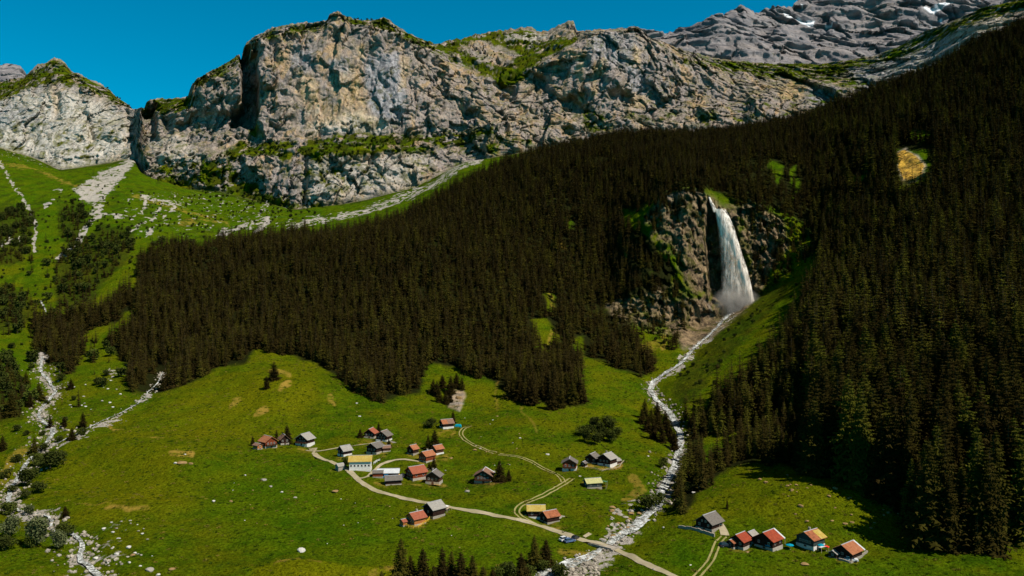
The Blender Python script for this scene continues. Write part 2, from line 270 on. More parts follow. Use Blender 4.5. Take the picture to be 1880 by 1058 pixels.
# rivers lie slightly cut in
def ray_row(px, py, first=True):
    """point of the terrain under photo pixel (px,py)"""
    j = np.clip(np.searchsorted(PX, px)-1, 0, NX-2); t = (px-PX[j])/(PX[j+1]-PX[j])
    yy = Y[:, j]*(1-t)+Y[:, j+1]*t; zz = Z[:, j]*(1-t)+Z[:, j+1]*t
    r = CY-F*zz/yy
    k = np.nonzero((r[:-1] >= py) & (r[1:] < py))[0]
    if len(k) == 0: k = [int(np.argmin(np.abs(r-py)))]; k = [min(k[0], NR-2)]
    k = k[0]; u = np.clip((r[k]-py)/(r[k]-r[k+1]+1e-9), 0, 1)
    d = yy[k]*(1-u)+yy[k+1]*u; z = zz[k]*(1-u)+zz[k+1]*u
    return Vector(((px-CX)*d/F, d, z))
def ground(x, y):
    """terrain height at world x, y (first crossing from the near side)"""
    px = CX+F*x/y; px = min(max(px, -699), 2590)
    j = int(np.clip(np.searchsorted(PX, px)-1, 0, NX-2)); t = (px-PX[j])/(PX[j+1]-PX[j])
    yy = Y[:, j]*(1-t)+Y[:, j+1]*t; k = int(np.argmax(yy > y)); k = max(k, 1)
    zz = Z[:, j]*(1-t)+Z[:, j+1]*t; u = (y-yy[k-1])/(yy[k]-yy[k-1]+1e-9)
    return float(zz[k-1]*(1-u)+zz[k]*u)
RIV = {  # name: (px,row,width m)
 'main': [(1350, 566, 10), (1335, 582, 9), (1318, 600, 6), (1300, 618, 5), (1278, 636, 5), (1264, 652, 5.5), (1245, 672, 6), (1215, 690, 7), (1198, 705, 7.5), (1196, 722, 7), (1212, 742, 6.5), (1230, 760, 7), (1243, 785, 7), (1250, 808, 7), (1246, 835, 7), (1238, 860, 7.5), (1222, 890, 7), (1210, 915, 7), (1206, 932, 9), (1178, 955, 8), (1150, 978, 6.5), (1128, 995, 6), (1105, 1010, 5), (1085, 1022, 7), (1050, 1036, 10), (1000, 1062, 13), (960, 1100, 14)],
 'left': [(78, 655, 5), (75, 680, 6), (92, 705, 6), (100, 722, 6), (78, 748, 6), (72, 768, 5), (98, 790, 7), (85, 812, 6), (62, 838, 6), (48, 855, 6), (28, 885, 5.5), (15, 915, 5), (30, 938, 4), (88, 950, 3.5), (98, 975, 3), (140, 985, 4.5), (150, 1005, 5), (145, 1025, 5), (165, 1045, 6), (185, 1070, 6), (200, 1120, 6)],
 'side': [(298, 684, 2.5), (292, 700, 3), (272, 722, 2.5), (255, 740, 2.5), (225, 758, 3), (180, 778, 3), (135, 800, 4), (105, 816, 4), (82, 822, 4)],
}
for nm, pts in RIV.items():
    dd = seg_dist(PXg, ROWPX, [(a, b) for a, b, c in pts])*Y/F
    Z -= (LID < 9)*(1-sstep(3, 10, dd))*1.6
# ------------------------------------------------------------------ what covers the ground (patches and strokes, each with its own outline)
w1 = 5*fbm(xr/22, yr/22, zr/22, 3); w1 += 2.2*noise(xr/6, yr/6, zr/6); w2 = np.roll(w1, 61, 1)*.9+1.5*noise(xr/9, yr/9, zr/9)
qx, qy = (PXg+w1).astype(np.float32), (ROWPX+w2).astype(np.float32)
def near(pts, pad):                                # rows/columns block round an outline (nominal rows), to keep the sums small
    ax, ay = zip(*pts); pad += 22
    j0, j1 = np.searchsorted(PX, [min(ax)-pad, max(ax)+pad]); hit = np.nonzero(((ROWPX[:, j0:j1] > min(ay)-pad) & (ROWPX[:, j0:j1] < max(ay)+pad)).any(1))[0]
    if len(hit) == 0 or j1 <= j0: return None
    return (slice(hit[0], hit[-1]+1), slice(j0, j1))
def poly(pts, soft=4):
    out = np.zeros(Z.shape, np.float32); b = near(pts, soft)
    if b: out[b] = 1-sstep(-soft, soft, sdf(qx[b], qy[b], pts))
    return out
def stroke(pts, w, soft=2):
    out = np.zeros(Z.shape, np.float32); b = near(pts, w+soft)
    if b: out[b] = 1-sstep(w/2-soft/2, w/2+soft, seg_dist(qx[b], qy[b], pts))
    return out
dzc, dyc = np.gradient(Z, axis=0), np.gradient(Y, axis=0)
slope = np.abs(dzc)/(np.abs(dyc)+1e-3)             # rise over run away from the viewer
slope = gauss1(slope.clip(0, 20), 1.5, 0)
patch = fbm(xr/26, yr/26, zr/26, 4)
# grass holds on ledges, tops and in gullies of the walls
ledge = .75*poly([(440, 262), (560, 262), (640, 250), (760, 246), (850, 240), (850, 262), (760, 276), (640, 288), (540, 292), (450, 285)], 6)
saddle = poly([(798, 84), (850, 70), (905, 58), (975, 58), (1058, 66), (1060, 76), (1030, 92), (985, 118), (972, 140), (920, 152), (890, 138), (860, 122), (822, 104)], 5)
sadrock = poly([(842, 82), (880, 74), (940, 86), (960, 100), (930, 120), (885, 112), (850, 98)], 5)+poly([(975, 52), (1030, 50), (1060, 40), (1060, 62), (1010, 64), (985, 66)], 3)
tops = poly([(262, 205), (268, 186), (345, 178), (362, 180), (350, 204), (300, 208)], 3)+poly([(352, 158), (400, 128), (440, 100), (448, 112), (410, 142), (368, 166)], 4)*.8 \
     + poly([(480, 62), (560, 42), (600, 40), (600, 52), (530, 60), (485, 78)], 4)*.8+poly([(630, 34), (700, 36), (740, 58), (800, 82), (798, 96), (740, 72), (690, 52), (635, 48)], 4)*.9 \
     + poly([(-80, 165), (40, 146), (100, 110), (130, 130), (200, 165), (246, 200), (210, 190), (160, 162), (100, 152), (60, 160), (0, 184), (-80, 200)], 4)
slopeg = poly([(350, 330), (395, 290), (445, 255), (470, 215), (480, 245), (450, 285), (400, 320), (372, 345)], 7)*.8+poly([(265, 335), (290, 305), (345, 300), (400, 300), (450, 330), (540, 372), (620, 376), (600, 386), (540, 390), (400, 352), (330, 350)], 9)*1.0 \
     + poly([(1230, 105), (1400, 118), (1600, 112), (1700, 66), (1800, 24), (1900, -10), (1900, 12), (1800, 38), (1720, 75), (1640, 112), (1540, 135), (1400, 142), (1250, 118)], 5) \
     + poly([(840, 262), (860, 236), (930, 240), (950, 262), (900, 284)], 10)*.55+poly([(1075, 196), (1130, 228), (1110, 246), (1068, 228)], 6)*.7+poly([(655, 215), (700, 232), (690, 250), (640, 248)], 5)*.5 \
     + poly([(1440, 130), (1560, 140), (1600, 150), (1560, 160), (1460, 150)], 6)*.6+poly([(565, 290), (640, 285), (640, 310), (570, 330), (555, 300)], 7)*.6
lowcliff_g = .55*sstep(.05, .6, patch)*sstep(12, 12.1, LID)*(1-sstep(13.0, 13.3, LID))
grass_on_rock = np.clip(1.25*ledge+saddle*1.2-1.3*sadrock+tops+slopeg+lowcliff_g, 0, 1.3)+.45*sstep(1.6, .7, slope)*rockz
grass_on_rock = np.clip(grass_on_rock*sstep(-.35, .3, patch+.5*fbm(xr/7, yr/7, zr/7, 2)+.25*grass_on_rock)*1.1, 0, 1)
rock = rockz*(1-grass_on_rock)
gorge_rock = np.maximum(poly([(1185, 400), (1215, 358), (1290, 350), (1330, 382), (1390, 376), (1435, 400), (1450, 440), (1405, 510), (1368, 570), (1310, 610), (1255, 640), (1215, 560), (1258, 520), (1240, 470), (1200, 440)], 6),
             poly([(1110, 560), (1160, 540), (1240, 520), (1300, 540), (1310, 600), (1270, 640), (1230, 610), (1180, 600), (1130, 590)], 6)*.95)
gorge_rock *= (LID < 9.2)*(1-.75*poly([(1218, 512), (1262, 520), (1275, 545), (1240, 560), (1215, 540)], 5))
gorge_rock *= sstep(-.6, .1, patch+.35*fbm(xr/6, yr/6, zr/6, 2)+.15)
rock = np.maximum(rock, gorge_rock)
r2 = poly([(1640, 290), (1665, 275), (1698, 305), (1690, 325), (1655, 335)], 5)   # ochre scar in the right forest
rock = np.maximum(rock, r2)
rock = np.maximum(rock, poly([(826, 715), (848, 708), (856, 725), (842, 745), (822, 740)], 3)*.9)
ochre = r2+poly([(1020, 440), (1048, 450), (1040, 478), (1022, 470)], 4)*.4
# pale scree and gravel
scree = poly([(150, 345), (185, 318), (225, 300), (246, 282), (258, 284), (236, 312), (212, 344), (196, 358), (188, 380), (182, 402), (165, 395), (172, 372), (150, 366), (134, 352)], 6)
scree = np.maximum(scree, stroke([(185, 395), (160, 420), (140, 445), (105, 474)], 8))
scree = np.maximum(scree, 1.1*stroke([(535, 416), (570, 404), (640, 397), (700, 377), (760, 355), (800, 338), (850, 303), (880, 292)], 13)*sstep(-.45, .25, .6*patch+fbm(xr/7, yr/7, 1.2, 3)))
scree = np.maximum(scree, .85*stroke([(400, 430), (430, 418), (450, 412)], 9))
scree = np.maximum(scree, .85*stroke([(470, 425), (492, 402)], 9)); scree = np.maximum(scree, .7*stroke([(455, 420), (492, 372)], 3))
scree = np.maximum(scree, .8*poly([(925, 66), (1000, 60), (1030, 70), (980, 76), (930, 74)], 3))
for a in ([(0, 298), (22, 335), (42, 362), (60, 390), (66, 420), (62, 445)], [(0, 452), (18, 440), (36, 436)], [(185, 393), (225, 398)], [(262, 385), (270, 365)], [(278, 402), (298, 372)], [(258, 362), (330, 376)], [(325, 372), (312, 392)], [(240, 430), (268, 405)], [(270, 432), (280, 428)], [(58, 440), (64, 460)], [(100, 350), (112, 352)], [(82, 380), (98, 370)]):
    scree = np.maximum(scree, .8*stroke(a, 4.5, 2))
scree = np.maximum(scree, .75*sstep(.30, .55, fbm(xr/9+5, yr/9, 2.2, 3))*poly([(230, 350), (400, 350), (560, 395), (540, 420), (400, 425), (250, 440), (220, 400)], 12))
scree = np.maximum(scree, .7*sstep(.2, .5, fbm(xr/7+5, yr/7, 4.2, 3))*np.maximum(poly([(0, 255), (100, 312), (60, 300), (0, 290)], 6), poly([(180, 690), (240, 640), (270, 615), (280, 640), (215, 700)], 10)))
gbank = {'main': 1.9, 'left': 1.15, 'side': .35}
for nm, pts in RIV.items():
    dd = seg_dist(PXg, ROWPX, [(a, b) for a, b, c in pts])*Y/F
    hw = 3.2*gbank[nm] if nm != 'main' else 3.4
    wl = (1-sstep(0, 1, (dd+4.5*patch)/hw-.25))
    scree = np.maximum(scree, (LID < 8)*wl*sstep(-.5, .05, fbm(xr/4, yr/4, 9., 3)))
scree = np.maximum(scree, poly([(985, 1075), (1040, 1040), (1075, 1018), (1100, 1022), (1080, 1075)], 6)*sstep(-.5, 0, patch+.3))
scree = np.maximum(scree, .8*sstep(.12, .35, fbm(xr/6+5, yr/6, 6.2, 3))*np.maximum(poly([(1110, 940), (1160, 915), (1210, 905), (1180, 955), (1110, 1000)], 10), poly([(150, 980), (230, 960), (240, 1058), (180, 1058)], 12)*.8))
scree = np.maximum(scree, .9*poly([(716, 803), (722, 801), (732, 811), (722, 812)], 1))
scree = np.maximum(scree, .7*poly([(1300, 545), (1312, 575), (1300, 620), (1262, 650), (1270, 610), (1245, 560)], 6))
scree *= (LID < 12.4)|(PXg > 900)
scree *= .25+.75*sstep(-.55, .1, fbm(xr/10, yr/10, 7.7, 5)+.25*noise(xr/40, yr/40, 2.))
# bare, trodden or dry straw-coloured ground
dry = np.zeros_like(Z)
for a, ww, v in (([(195, 945), (212, 942), (235, 948), (270, 944)], 4, .8), ([(150, 935), (200, 940)], 2, .5), ([(200, 776), (210, 785), (225, 788)], 3, 1.), ([(262, 810), (300, 818)], 2.5, .7), ([(315, 850), (355, 852)], 8, 1.),
                 ([(498, 690), (530, 700)], 8, .6), ([(515, 728), (535, 720)], 9, .9), ([(470, 762), (490, 758)], 8, .9), ([(425, 745), (440, 735)], 7, .7), ([(605, 735), (615, 745)], 6, .6), ([(1070, 852), (1140, 855), (1100, 862)], 8, .9),
                 ([(736, 962), (765, 968), (785, 955)], 5, .9), ([(1148, 455), (1150, 470)], 8, .6), ([(1000, 640), (1010, 610)], 4, .5), ([(955, 745), (985, 790)], 3, .3), ([(910, 750), (915, 700)], 3, .3), ([(770, 895), (690, 893)], 3, .6),
                 ([(680, 1058), (740, 1035)], 6, .6), ([(500, 1046), (545, 1040), (590, 1046)], 2.5, .6), ([(1030, 1005), (1080, 1010)], 10, .5), ([(0, 880), (20, 845), (45, 825)], 12, .5), ([(0, 300), (60, 310), (140, 345), (180, 360)], 3, .5), ([(240, 358), (420, 410), (330, 408)], 2.5, .5),
                 ([(1160, 880), (1180, 900), (1150, 920)], 14, .5), ([(1640, 930), (1660, 925)], 6, .5), ([(1470, 868), (1480, 870)], 7, .4), ([(1620, 925), (1640, 935)], 6, .5), ([(1590, 895), (1600, 880)], 5, .4), ([(1180, 640), (1200, 630)], 18, .35), ([(1220, 615), (1216, 635)], 10, .6), ([(735, 420), (738, 430)], 6, .4), ([(1030, 445), (1035, 455)], 8, .6), ([(1010, 545), (1015, 560)], 7, .6)):
    dry = np.maximum(dry, v*stroke(a, ww, 2.5))
yel = poly([(120, 860), (260, 790), (350, 720), (470, 660), (600, 690), (560, 800), (420, 800), (330, 850), (420, 920), (300, 960), (150, 960)], 60)*.7+.4*poly([(1150, 860), (1200, 840), (1180, 900), (1100, 920)], 15)+.45*poly([(1250, 960), (1500, 830), (1700, 940), (1600, 980), (1300, 940)], 25)
yel = yel+.9*poly([(460, 1060), (500, 1042), (560, 1036), (640, 1050), (720, 1040), (740, 1075), (460, 1075)], 5)+.8*poly([(1025, 1000), (1050, 1000), (1085, 1008), (1060, 1020), (1030, 1012)], 4)
yel = np.clip(yel+.35*fbm(xr/60, yr/60, 8.8, 3), 0, 1)*(1-.75*sstep(7.5, 8.5, LID))
lush = poly([(360, 880), (560, 830), (640, 880), (760, 950), (1000, 970), (1010, 1058), (500, 1030), (380, 960)], 40)*.8+poly([(1140, 1058), (1250, 990), (1560, 1010), (1700, 1058)], 20)*.8+poly([(-50, 600), (100, 680), (60, 760), (-50, 720)], 15)*.8
lush = np.clip(lush+.9*sstep(7.5, 8.5, LID), 0, 1)
# forest floor
FOREST = {   # outlines of where tree feet stand (photo px), spacing in metres, height range, terrain band
 'centre': [(62, 640), (130, 590), (250, 525), (250, 470), (300, 455), (392, 455), (398, 440), (470, 446), (560, 430), (640, 421), (740, 396), (800, 366), (870, 326), (1050, 262), (1150, 240), (1280, 240), (1400, 225), (1530, 190), (1530, 430), (1470, 405), (1420, 385), (1340, 372), (1290, 345), (1215, 352), (1150, 400), (1200, 440), (1245, 500), (1215, 540), (1160, 545), (1112, 570), (1160, 600), (1185, 640), (1210, 665), (1180, 695), (1120, 672), (1070, 655), (1060, 700), (1080, 745), (1010, 752), (985, 735), (940, 735), (900, 695), (850, 680), (780, 670), (772, 720), (700, 738), (655, 728), (600, 690), (540, 655), (470, 642), (450, 665), (390, 680), (310, 722), (235, 722), (232, 672), (195, 630), (230, 590), (155, 605), (120, 640)],
 'right': [(1490, 205), (1600, 170), (1700, 135), (1800, 75), (1880, 45), (2450, -150), (2500, 950), (1900, 1000), (1870, 985), (1800, 1030), (1720, 1010), (1640, 940), (1560, 880), (1500, 880), (1420, 850), (1340, 862), (1290, 900), (1255, 950), (1228, 925), (1245, 880), (1265, 840), (1262, 780), (1300, 750), (1340, 715), (1400, 670), (1440, 610), (1480, 545), (1500, 480), (1492, 430)],
 'leftlow': [(60, 590), (130, 580), (155, 640), (135, 690), (85, 665), (60, 640)],
 'leftmid': [(100, 560), (100, 480), (125, 440), (165, 440), (185, 415), (250, 430), (235, 480), (190, 520), (165, 570), (120, 575)],
 'leftstrip': [(-60, 380), (40, 372), (66, 400), (55, 440), (40, 478), (0, 490), (-60, 500)],
 'leftedge': [(-80, 515), (20, 520), (62, 560), (60, 590), (20, 610), (-80, 590)],
 'leftbase': [(-80, 650), (20, 668), (46, 705), (42, 770), (-80, 790)],
 'gully': [(108, 380), (150, 372), (160, 420), (130, 450), (108, 430)],
}
CLEAR = [[(975, 590), (1000, 585), (1030, 620), (1010, 655), (980, 640)], [(1000, 540), (1018, 535), (1020, 570), (1002, 570)], [(1050, 622), (1068, 618), (1075, 650), (1055, 650)],
         [(300, 800), (300, 800), (301, 801)], [(1290, 800), (1372, 786), (1350, 815), (1300, 862), (1286, 860)], [(1640, 275), (1705, 280), (1712, 330), (1650, 345)], [(1665, 235), (1712, 240), (1700, 262), (1668, 256)],
         [(230, 575), (250, 568), (235, 600), (205, 612)], [(1140, 385), (1160, 385), (1168, 415), (1150, 420)], [(1410, 300), (1440, 310), (1430, 345), (1415, 330)], [(1450, 320), (1460, 300), (1470, 350), (1455, 370)],
         [(300, 535), (318, 538), (312, 548), (300, 546)], [(1540, 690), (1580, 680), (1575, 712), (1545, 715)], [(1560, 320), (1585, 325), (1580, 345), (1560, 345)], [(1035, 405), (1055, 408), (1050, 420), (1036, 418)], [(1395, 375), (1440, 390), (1450, 420), (1400, 400)]]
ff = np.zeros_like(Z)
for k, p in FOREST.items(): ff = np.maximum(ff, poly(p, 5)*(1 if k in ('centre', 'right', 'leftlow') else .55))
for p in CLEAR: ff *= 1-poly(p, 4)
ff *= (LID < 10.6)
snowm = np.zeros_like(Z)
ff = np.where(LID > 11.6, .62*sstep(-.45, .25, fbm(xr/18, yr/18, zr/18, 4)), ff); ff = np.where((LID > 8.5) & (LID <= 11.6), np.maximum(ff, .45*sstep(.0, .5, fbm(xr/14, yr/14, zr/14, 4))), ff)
rzb = LID > 11.9
pale = np.maximum.reduce([poly([(-80, 200), (60, 165), (150, 170), (240, 215), (235, 290), (110, 320), (-80, 280)], 20), .9*poly([(640, 205), (690, 215), (725, 228), (700, 245), (600, 246), (560, 235)], 8), .7*poly([(1640, 110), (1750, 60), (1850, 20), (1850, 50), (1700, 125), (1620, 170)], 10), .5*poly([(270, 250), (340, 250), (380, 300), (300, 320)], 12), .6*poly([(560, 300), (700, 290), (800, 285), (760, 340), (560, 380)], 14)])
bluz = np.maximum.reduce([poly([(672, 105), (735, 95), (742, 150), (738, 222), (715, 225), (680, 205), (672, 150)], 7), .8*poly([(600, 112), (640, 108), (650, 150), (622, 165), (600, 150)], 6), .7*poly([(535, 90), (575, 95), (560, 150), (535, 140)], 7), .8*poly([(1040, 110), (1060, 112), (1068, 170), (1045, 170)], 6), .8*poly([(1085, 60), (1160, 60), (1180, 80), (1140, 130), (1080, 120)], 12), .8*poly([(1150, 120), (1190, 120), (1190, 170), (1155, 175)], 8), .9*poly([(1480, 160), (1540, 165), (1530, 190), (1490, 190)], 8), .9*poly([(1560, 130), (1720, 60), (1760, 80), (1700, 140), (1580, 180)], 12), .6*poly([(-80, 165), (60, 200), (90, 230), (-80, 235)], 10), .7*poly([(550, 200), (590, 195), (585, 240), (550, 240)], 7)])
ochz = np.maximum.reduce([.9*poly([(545, 125), (575, 140), (600, 190), (610, 205), (560, 205), (545, 170)], 8), .8*poly([(560, 195), (640, 190), (640, 235), (560, 240)], 10), .8*poly([(600, 130), (655, 135), (672, 160), (675, 205), (700, 225), (690, 240), (640, 215), (610, 170)], 8), .7*poly([(655, 85), (672, 85), (672, 110), (655, 108)], 4), .8*poly([(735, 105), (750, 105), (748, 160), (730, 170)], 5), .9*poly([(1040, 102), (1075, 102), (1070, 122), (1050, 112)], 4), .8*poly([(1058, 120), (1072, 120), (1070, 185), (1060, 190)], 4), .9*poly([(1092, 112), (1112, 112), (1112, 135), (1098, 145), (1100, 182), (1086, 178), (1088, 130)], 4), .8*poly([(1162, 78), (1175, 88), (1180, 130), (1165, 125)], 4), .8*poly([(1150, 165), (1190, 175), (1185, 200), (1155, 195)], 5), .9*poly([(1428, 155), (1480, 155), (1475, 178), (1432, 182)], 5), .5*poly([(960, 140), (985, 150), (975, 170), (958, 165)], 5), .5*poly([(90, 150), (105, 150), (112, 200), (100, 210)], 4), .5*poly([(445, 85), (470, 78), (475, 95), (450, 100)], 3)])
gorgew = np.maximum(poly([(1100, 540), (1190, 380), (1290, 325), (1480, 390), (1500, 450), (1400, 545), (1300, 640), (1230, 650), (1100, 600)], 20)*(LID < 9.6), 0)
ff = np.maximum(ff, .5*stroke([(1420, 532), (1370, 585), (1330, 625), (1290, 672), (1262, 715)], 46, 8)*(LID < 8.2)*sstep(-.5, .1, fbm(xr/5, yr/5, 3.3, 3)+.25))
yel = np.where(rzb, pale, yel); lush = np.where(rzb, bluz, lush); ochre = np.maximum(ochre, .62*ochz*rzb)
for hx, hy in ((492, 823), (562, 820), (633, 840), (690, 836), (662, 866), (626, 864), (681, 806), (706, 812), (820, 788), (758, 836), (784, 850), (803, 836), (713, 878), (766, 880), (722, 892), (797, 891), (889, 888), (797, 950), (764, 965), (984, 952), (1009, 960), (1046, 866), (1100, 858), (1088, 897), (1302, 973), (1359, 1007), (1411, 1008), (1488, 1005), (1556, 1028)):
    dry = np.maximum(dry, .62*stroke([(hx-12, hy-1), (hx+14, hy-1)], 9, 6)*sstep(-.3, .3, fbm(xr/4+hx, yr/4, 1.1, 2)))
dry = dry*sstep(-.7, .25, fbm(xr/3.5, yr/3.5, 4.4, 3))
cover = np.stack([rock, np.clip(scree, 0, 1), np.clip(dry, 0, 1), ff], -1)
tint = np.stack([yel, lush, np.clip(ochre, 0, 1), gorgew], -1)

def grid_mesh(name, X, Y, Z, attrs, r0=0, r1=None):
    X, Y, Z = X[r0:r1], Y[r0:r1], Z[r0:r1]; nr, nc = X.shape
    me = bpy.data.meshes.new(name); me.vertices.add(nr*nc)
    me.vertices.foreach_set('co', np.stack([X, Y, Z], -1).astype(np.float32).ravel())
    i = np.arange(nr*nc, dtype=np.int32).reshape(nr, nc)
    q = np.stack([i[:-1, :-1], i[:-1, 1:], i[1:, 1:], i[1:, :-1]], -1).reshape(-1, 4)
    me.loops.add(q.size); me.polygons.add(len(q)); me.loops.foreach_set('vertex_index', q.ravel())
    me.polygons.foreach_set('loop_start', np.arange(0, q.size, 4, dtype=np.int32)); me.polygons.foreach_set('loop_total', np.full(len(q), 4, np.int32))
    me.polygons.foreach_set('use_smooth', np.ones(len(q), bool))
    me.update()
    for an, a in attrs.items():
        at = me.color_attributes.new(an, 'FLOAT_COLOR', 'POINT'); at.data.foreach_set('color', a[r0:r1].astype(np.float32).ravel())
    o = bpy.data.objects.new(name, me); col.objects.link(o); return o

B = NB('valley ground'); P = B.pos
cov = B.attr('cover'); tin = B.attr('tint')
sp = B.n('ShaderNodeSeparateColor'); B.t.links.new(cov.outputs['Color'], sp.inputs[0]); st = B.n('ShaderNodeSeparateColor'); B.t.links.new(tin.outputs['Color'], st.inputs[0])
rockm, screem, drym, ffm = sp.outputs[0], sp.outputs[1], sp.outputs[2], cov.outputs['Alpha']
brk = B.noi(P((1, 1, .6)), .16, 6, .78, .3)
screem = B.ramp(B.math('ADD', screem, B.math('MULTIPLY', B.math('SUBTRACT', brk, .5), 2.4)), (.38, 0.), (.62, 1.)); screem = B.math('MULTIPLY', screem, B.ramp(sp.outputs[1], (.02, 0.), (.2, 1.)))
n1 = B.noi(P(), .035, 6, .7); n2 = B.noi(P(), .35, 5, .7); n3 = B.noi(P(), 1.6, 3, .7); n4 = B.noi(P((1, 1, 1)), .11, 4, .62, .8)
n5 = B.noi(P(), .09, 6, .72, .4)
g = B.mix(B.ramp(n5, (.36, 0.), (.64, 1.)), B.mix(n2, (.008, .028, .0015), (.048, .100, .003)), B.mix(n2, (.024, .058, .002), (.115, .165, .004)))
g = B.mix(B.ramp(n1, (.42, 0.), (.60, .6)), g, B.mix(n2, (.075, .085, .003), (.15, .135, .004)))
g = B.mix(B.math('MULTIPLY', st.outputs[0], .6), g, B.mix(n2, (.060, .075, .002), (.22, .195, .004)))
g = B.mix(B.math('MULTIPLY', st.outputs[1], .5), g, B.mix(n2, (.010, .045, .0015), (.065, .155, .003)))
g = B.mix(B.ramp(B.noi(P(), .22, 4, .7, .6), (.60, 0.), (.72, .55)), g, (.045, .038, .004))
g = B.mix(B.ramp(n3, (.60, 0.), (.80, .6)), g, (.10, .11, .01)); n6 = B.noi(P((1, 1, 1)), 1.1, 3, .8); g = B.mix(1.0, g, B.ramp(n6, (.36, .42), (.50, .95), (.66, 1.45)), 'MULTIPLY'); g = B.mix(1.0, g, (1.02, 1.0, .8), 'MULTIPLY')
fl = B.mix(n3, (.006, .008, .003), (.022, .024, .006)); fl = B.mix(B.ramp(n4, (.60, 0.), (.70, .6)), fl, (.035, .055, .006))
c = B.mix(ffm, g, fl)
c = B.mix(drym, c, B.mix(n3, (.20, .12, .012), (.44, .30, .06)))
vor = B.n('ShaderNodeTexVoronoi'); B.t.links.new(P(), vor.inputs['Vector']); vor.inputs['Scale'].default_value = .75
peb = B.mix(n3, B.mix(vor.outputs['Distance'], (.56, .52, .46), (.16, .14, .12)), (.34, .31, .27))
c = B.mix(screem, c, peb)
rc, rmid = rock_color(B, 70., P)
rfine, _ = rc, None
rc = B.mix(B.ramp(B.noi(P((1, 1, .5)), .45, 4, .7, .5), (.30, .55), (.60, 0.)), rc, (.07, .062, .058))
fin = B.noi(P((1, 1, .7)), .12, 8, .75, .4); vst = B.noi(P((1, 1, .06)), .16, 5, .7)
rc = B.mix(B.math('MULTIPLY', st.outputs[0], .75), rc, B.mix(B.ramp(fin, (.35, 0.), (.6, 1.)), (.30, .28, .26), (.70, .66, .58)))
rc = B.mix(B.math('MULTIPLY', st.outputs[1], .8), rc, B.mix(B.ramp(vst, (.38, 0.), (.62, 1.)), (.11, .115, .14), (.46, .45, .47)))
rc = B.mix(B.math('MULTIPLY', st.outputs[2], B.ramp(fin, (.30, .4), (.55, 1.))), rc, B.mix(B.ramp(vst, (.40, 0.), (.62, 1.)), (.34, .20, .08), (.80, .58, .30)))
rc = B.mix(B.ramp(st.outputs[2], (.75, 0.), (.95, .9)), rc, B.mix(B.ramp(fin, (.38, 0.), (.60, 1.)), (.16, .085, .015), (.85, .50, .07)))
rc = B.mix(B.math('MULTIPLY', tin.outputs['Alpha'], .93), rc, B.mix(B.ramp(fin, (.40, 0.), (.64, 1.)), (.045, .031, .019), (.38, .27, .15)))  # brown gorge rock, darkened further so the colour holds the gorge's shade
moss = B.ramp(B.math('ADD', B.noi(P(), .06, 6, .7, .6), B.math('MULTIPLY', tin.outputs['Alpha'], .03)), (.53, 0.), (.63, .8))
rc = B.mix(moss, rc, B.mix(n3, (.030, .036, .006), (.095, .095, .016)))
c = B.mix(rockm, c, rc)
B.base(c)
hh = B.math('ADD', B.math('MULTIPLY', B.noi(P((1, 1, .6)), .22, 8, .72, .6), B.math('MULTIPLY', rockm, 3.4)), B.math('MULTIPLY', B.noi(P(), .55, 5, .75), 1.5))
B.bump(hh, 1.0, 1.0)
MAT_GROUND = B.m
split = row0['M']
EXTRA = dict(cover=cover, tint=tint)
valley = tag(grid_mesh('valley_ground', X, Y, Z, EXTRA, 0, split+1), 'green alpine meadows and forest slopes of the valley', None, None, 'structure')
wall_ = tag(grid_mesh('cliff_mountain', X, Y, Z, EXTRA, split, None), 'grey limestone cliffs with grassy ledges closing the valley', None, None, 'structure')
for o in (valley, wall_): o.data.materials.append(MAT_GROUND)

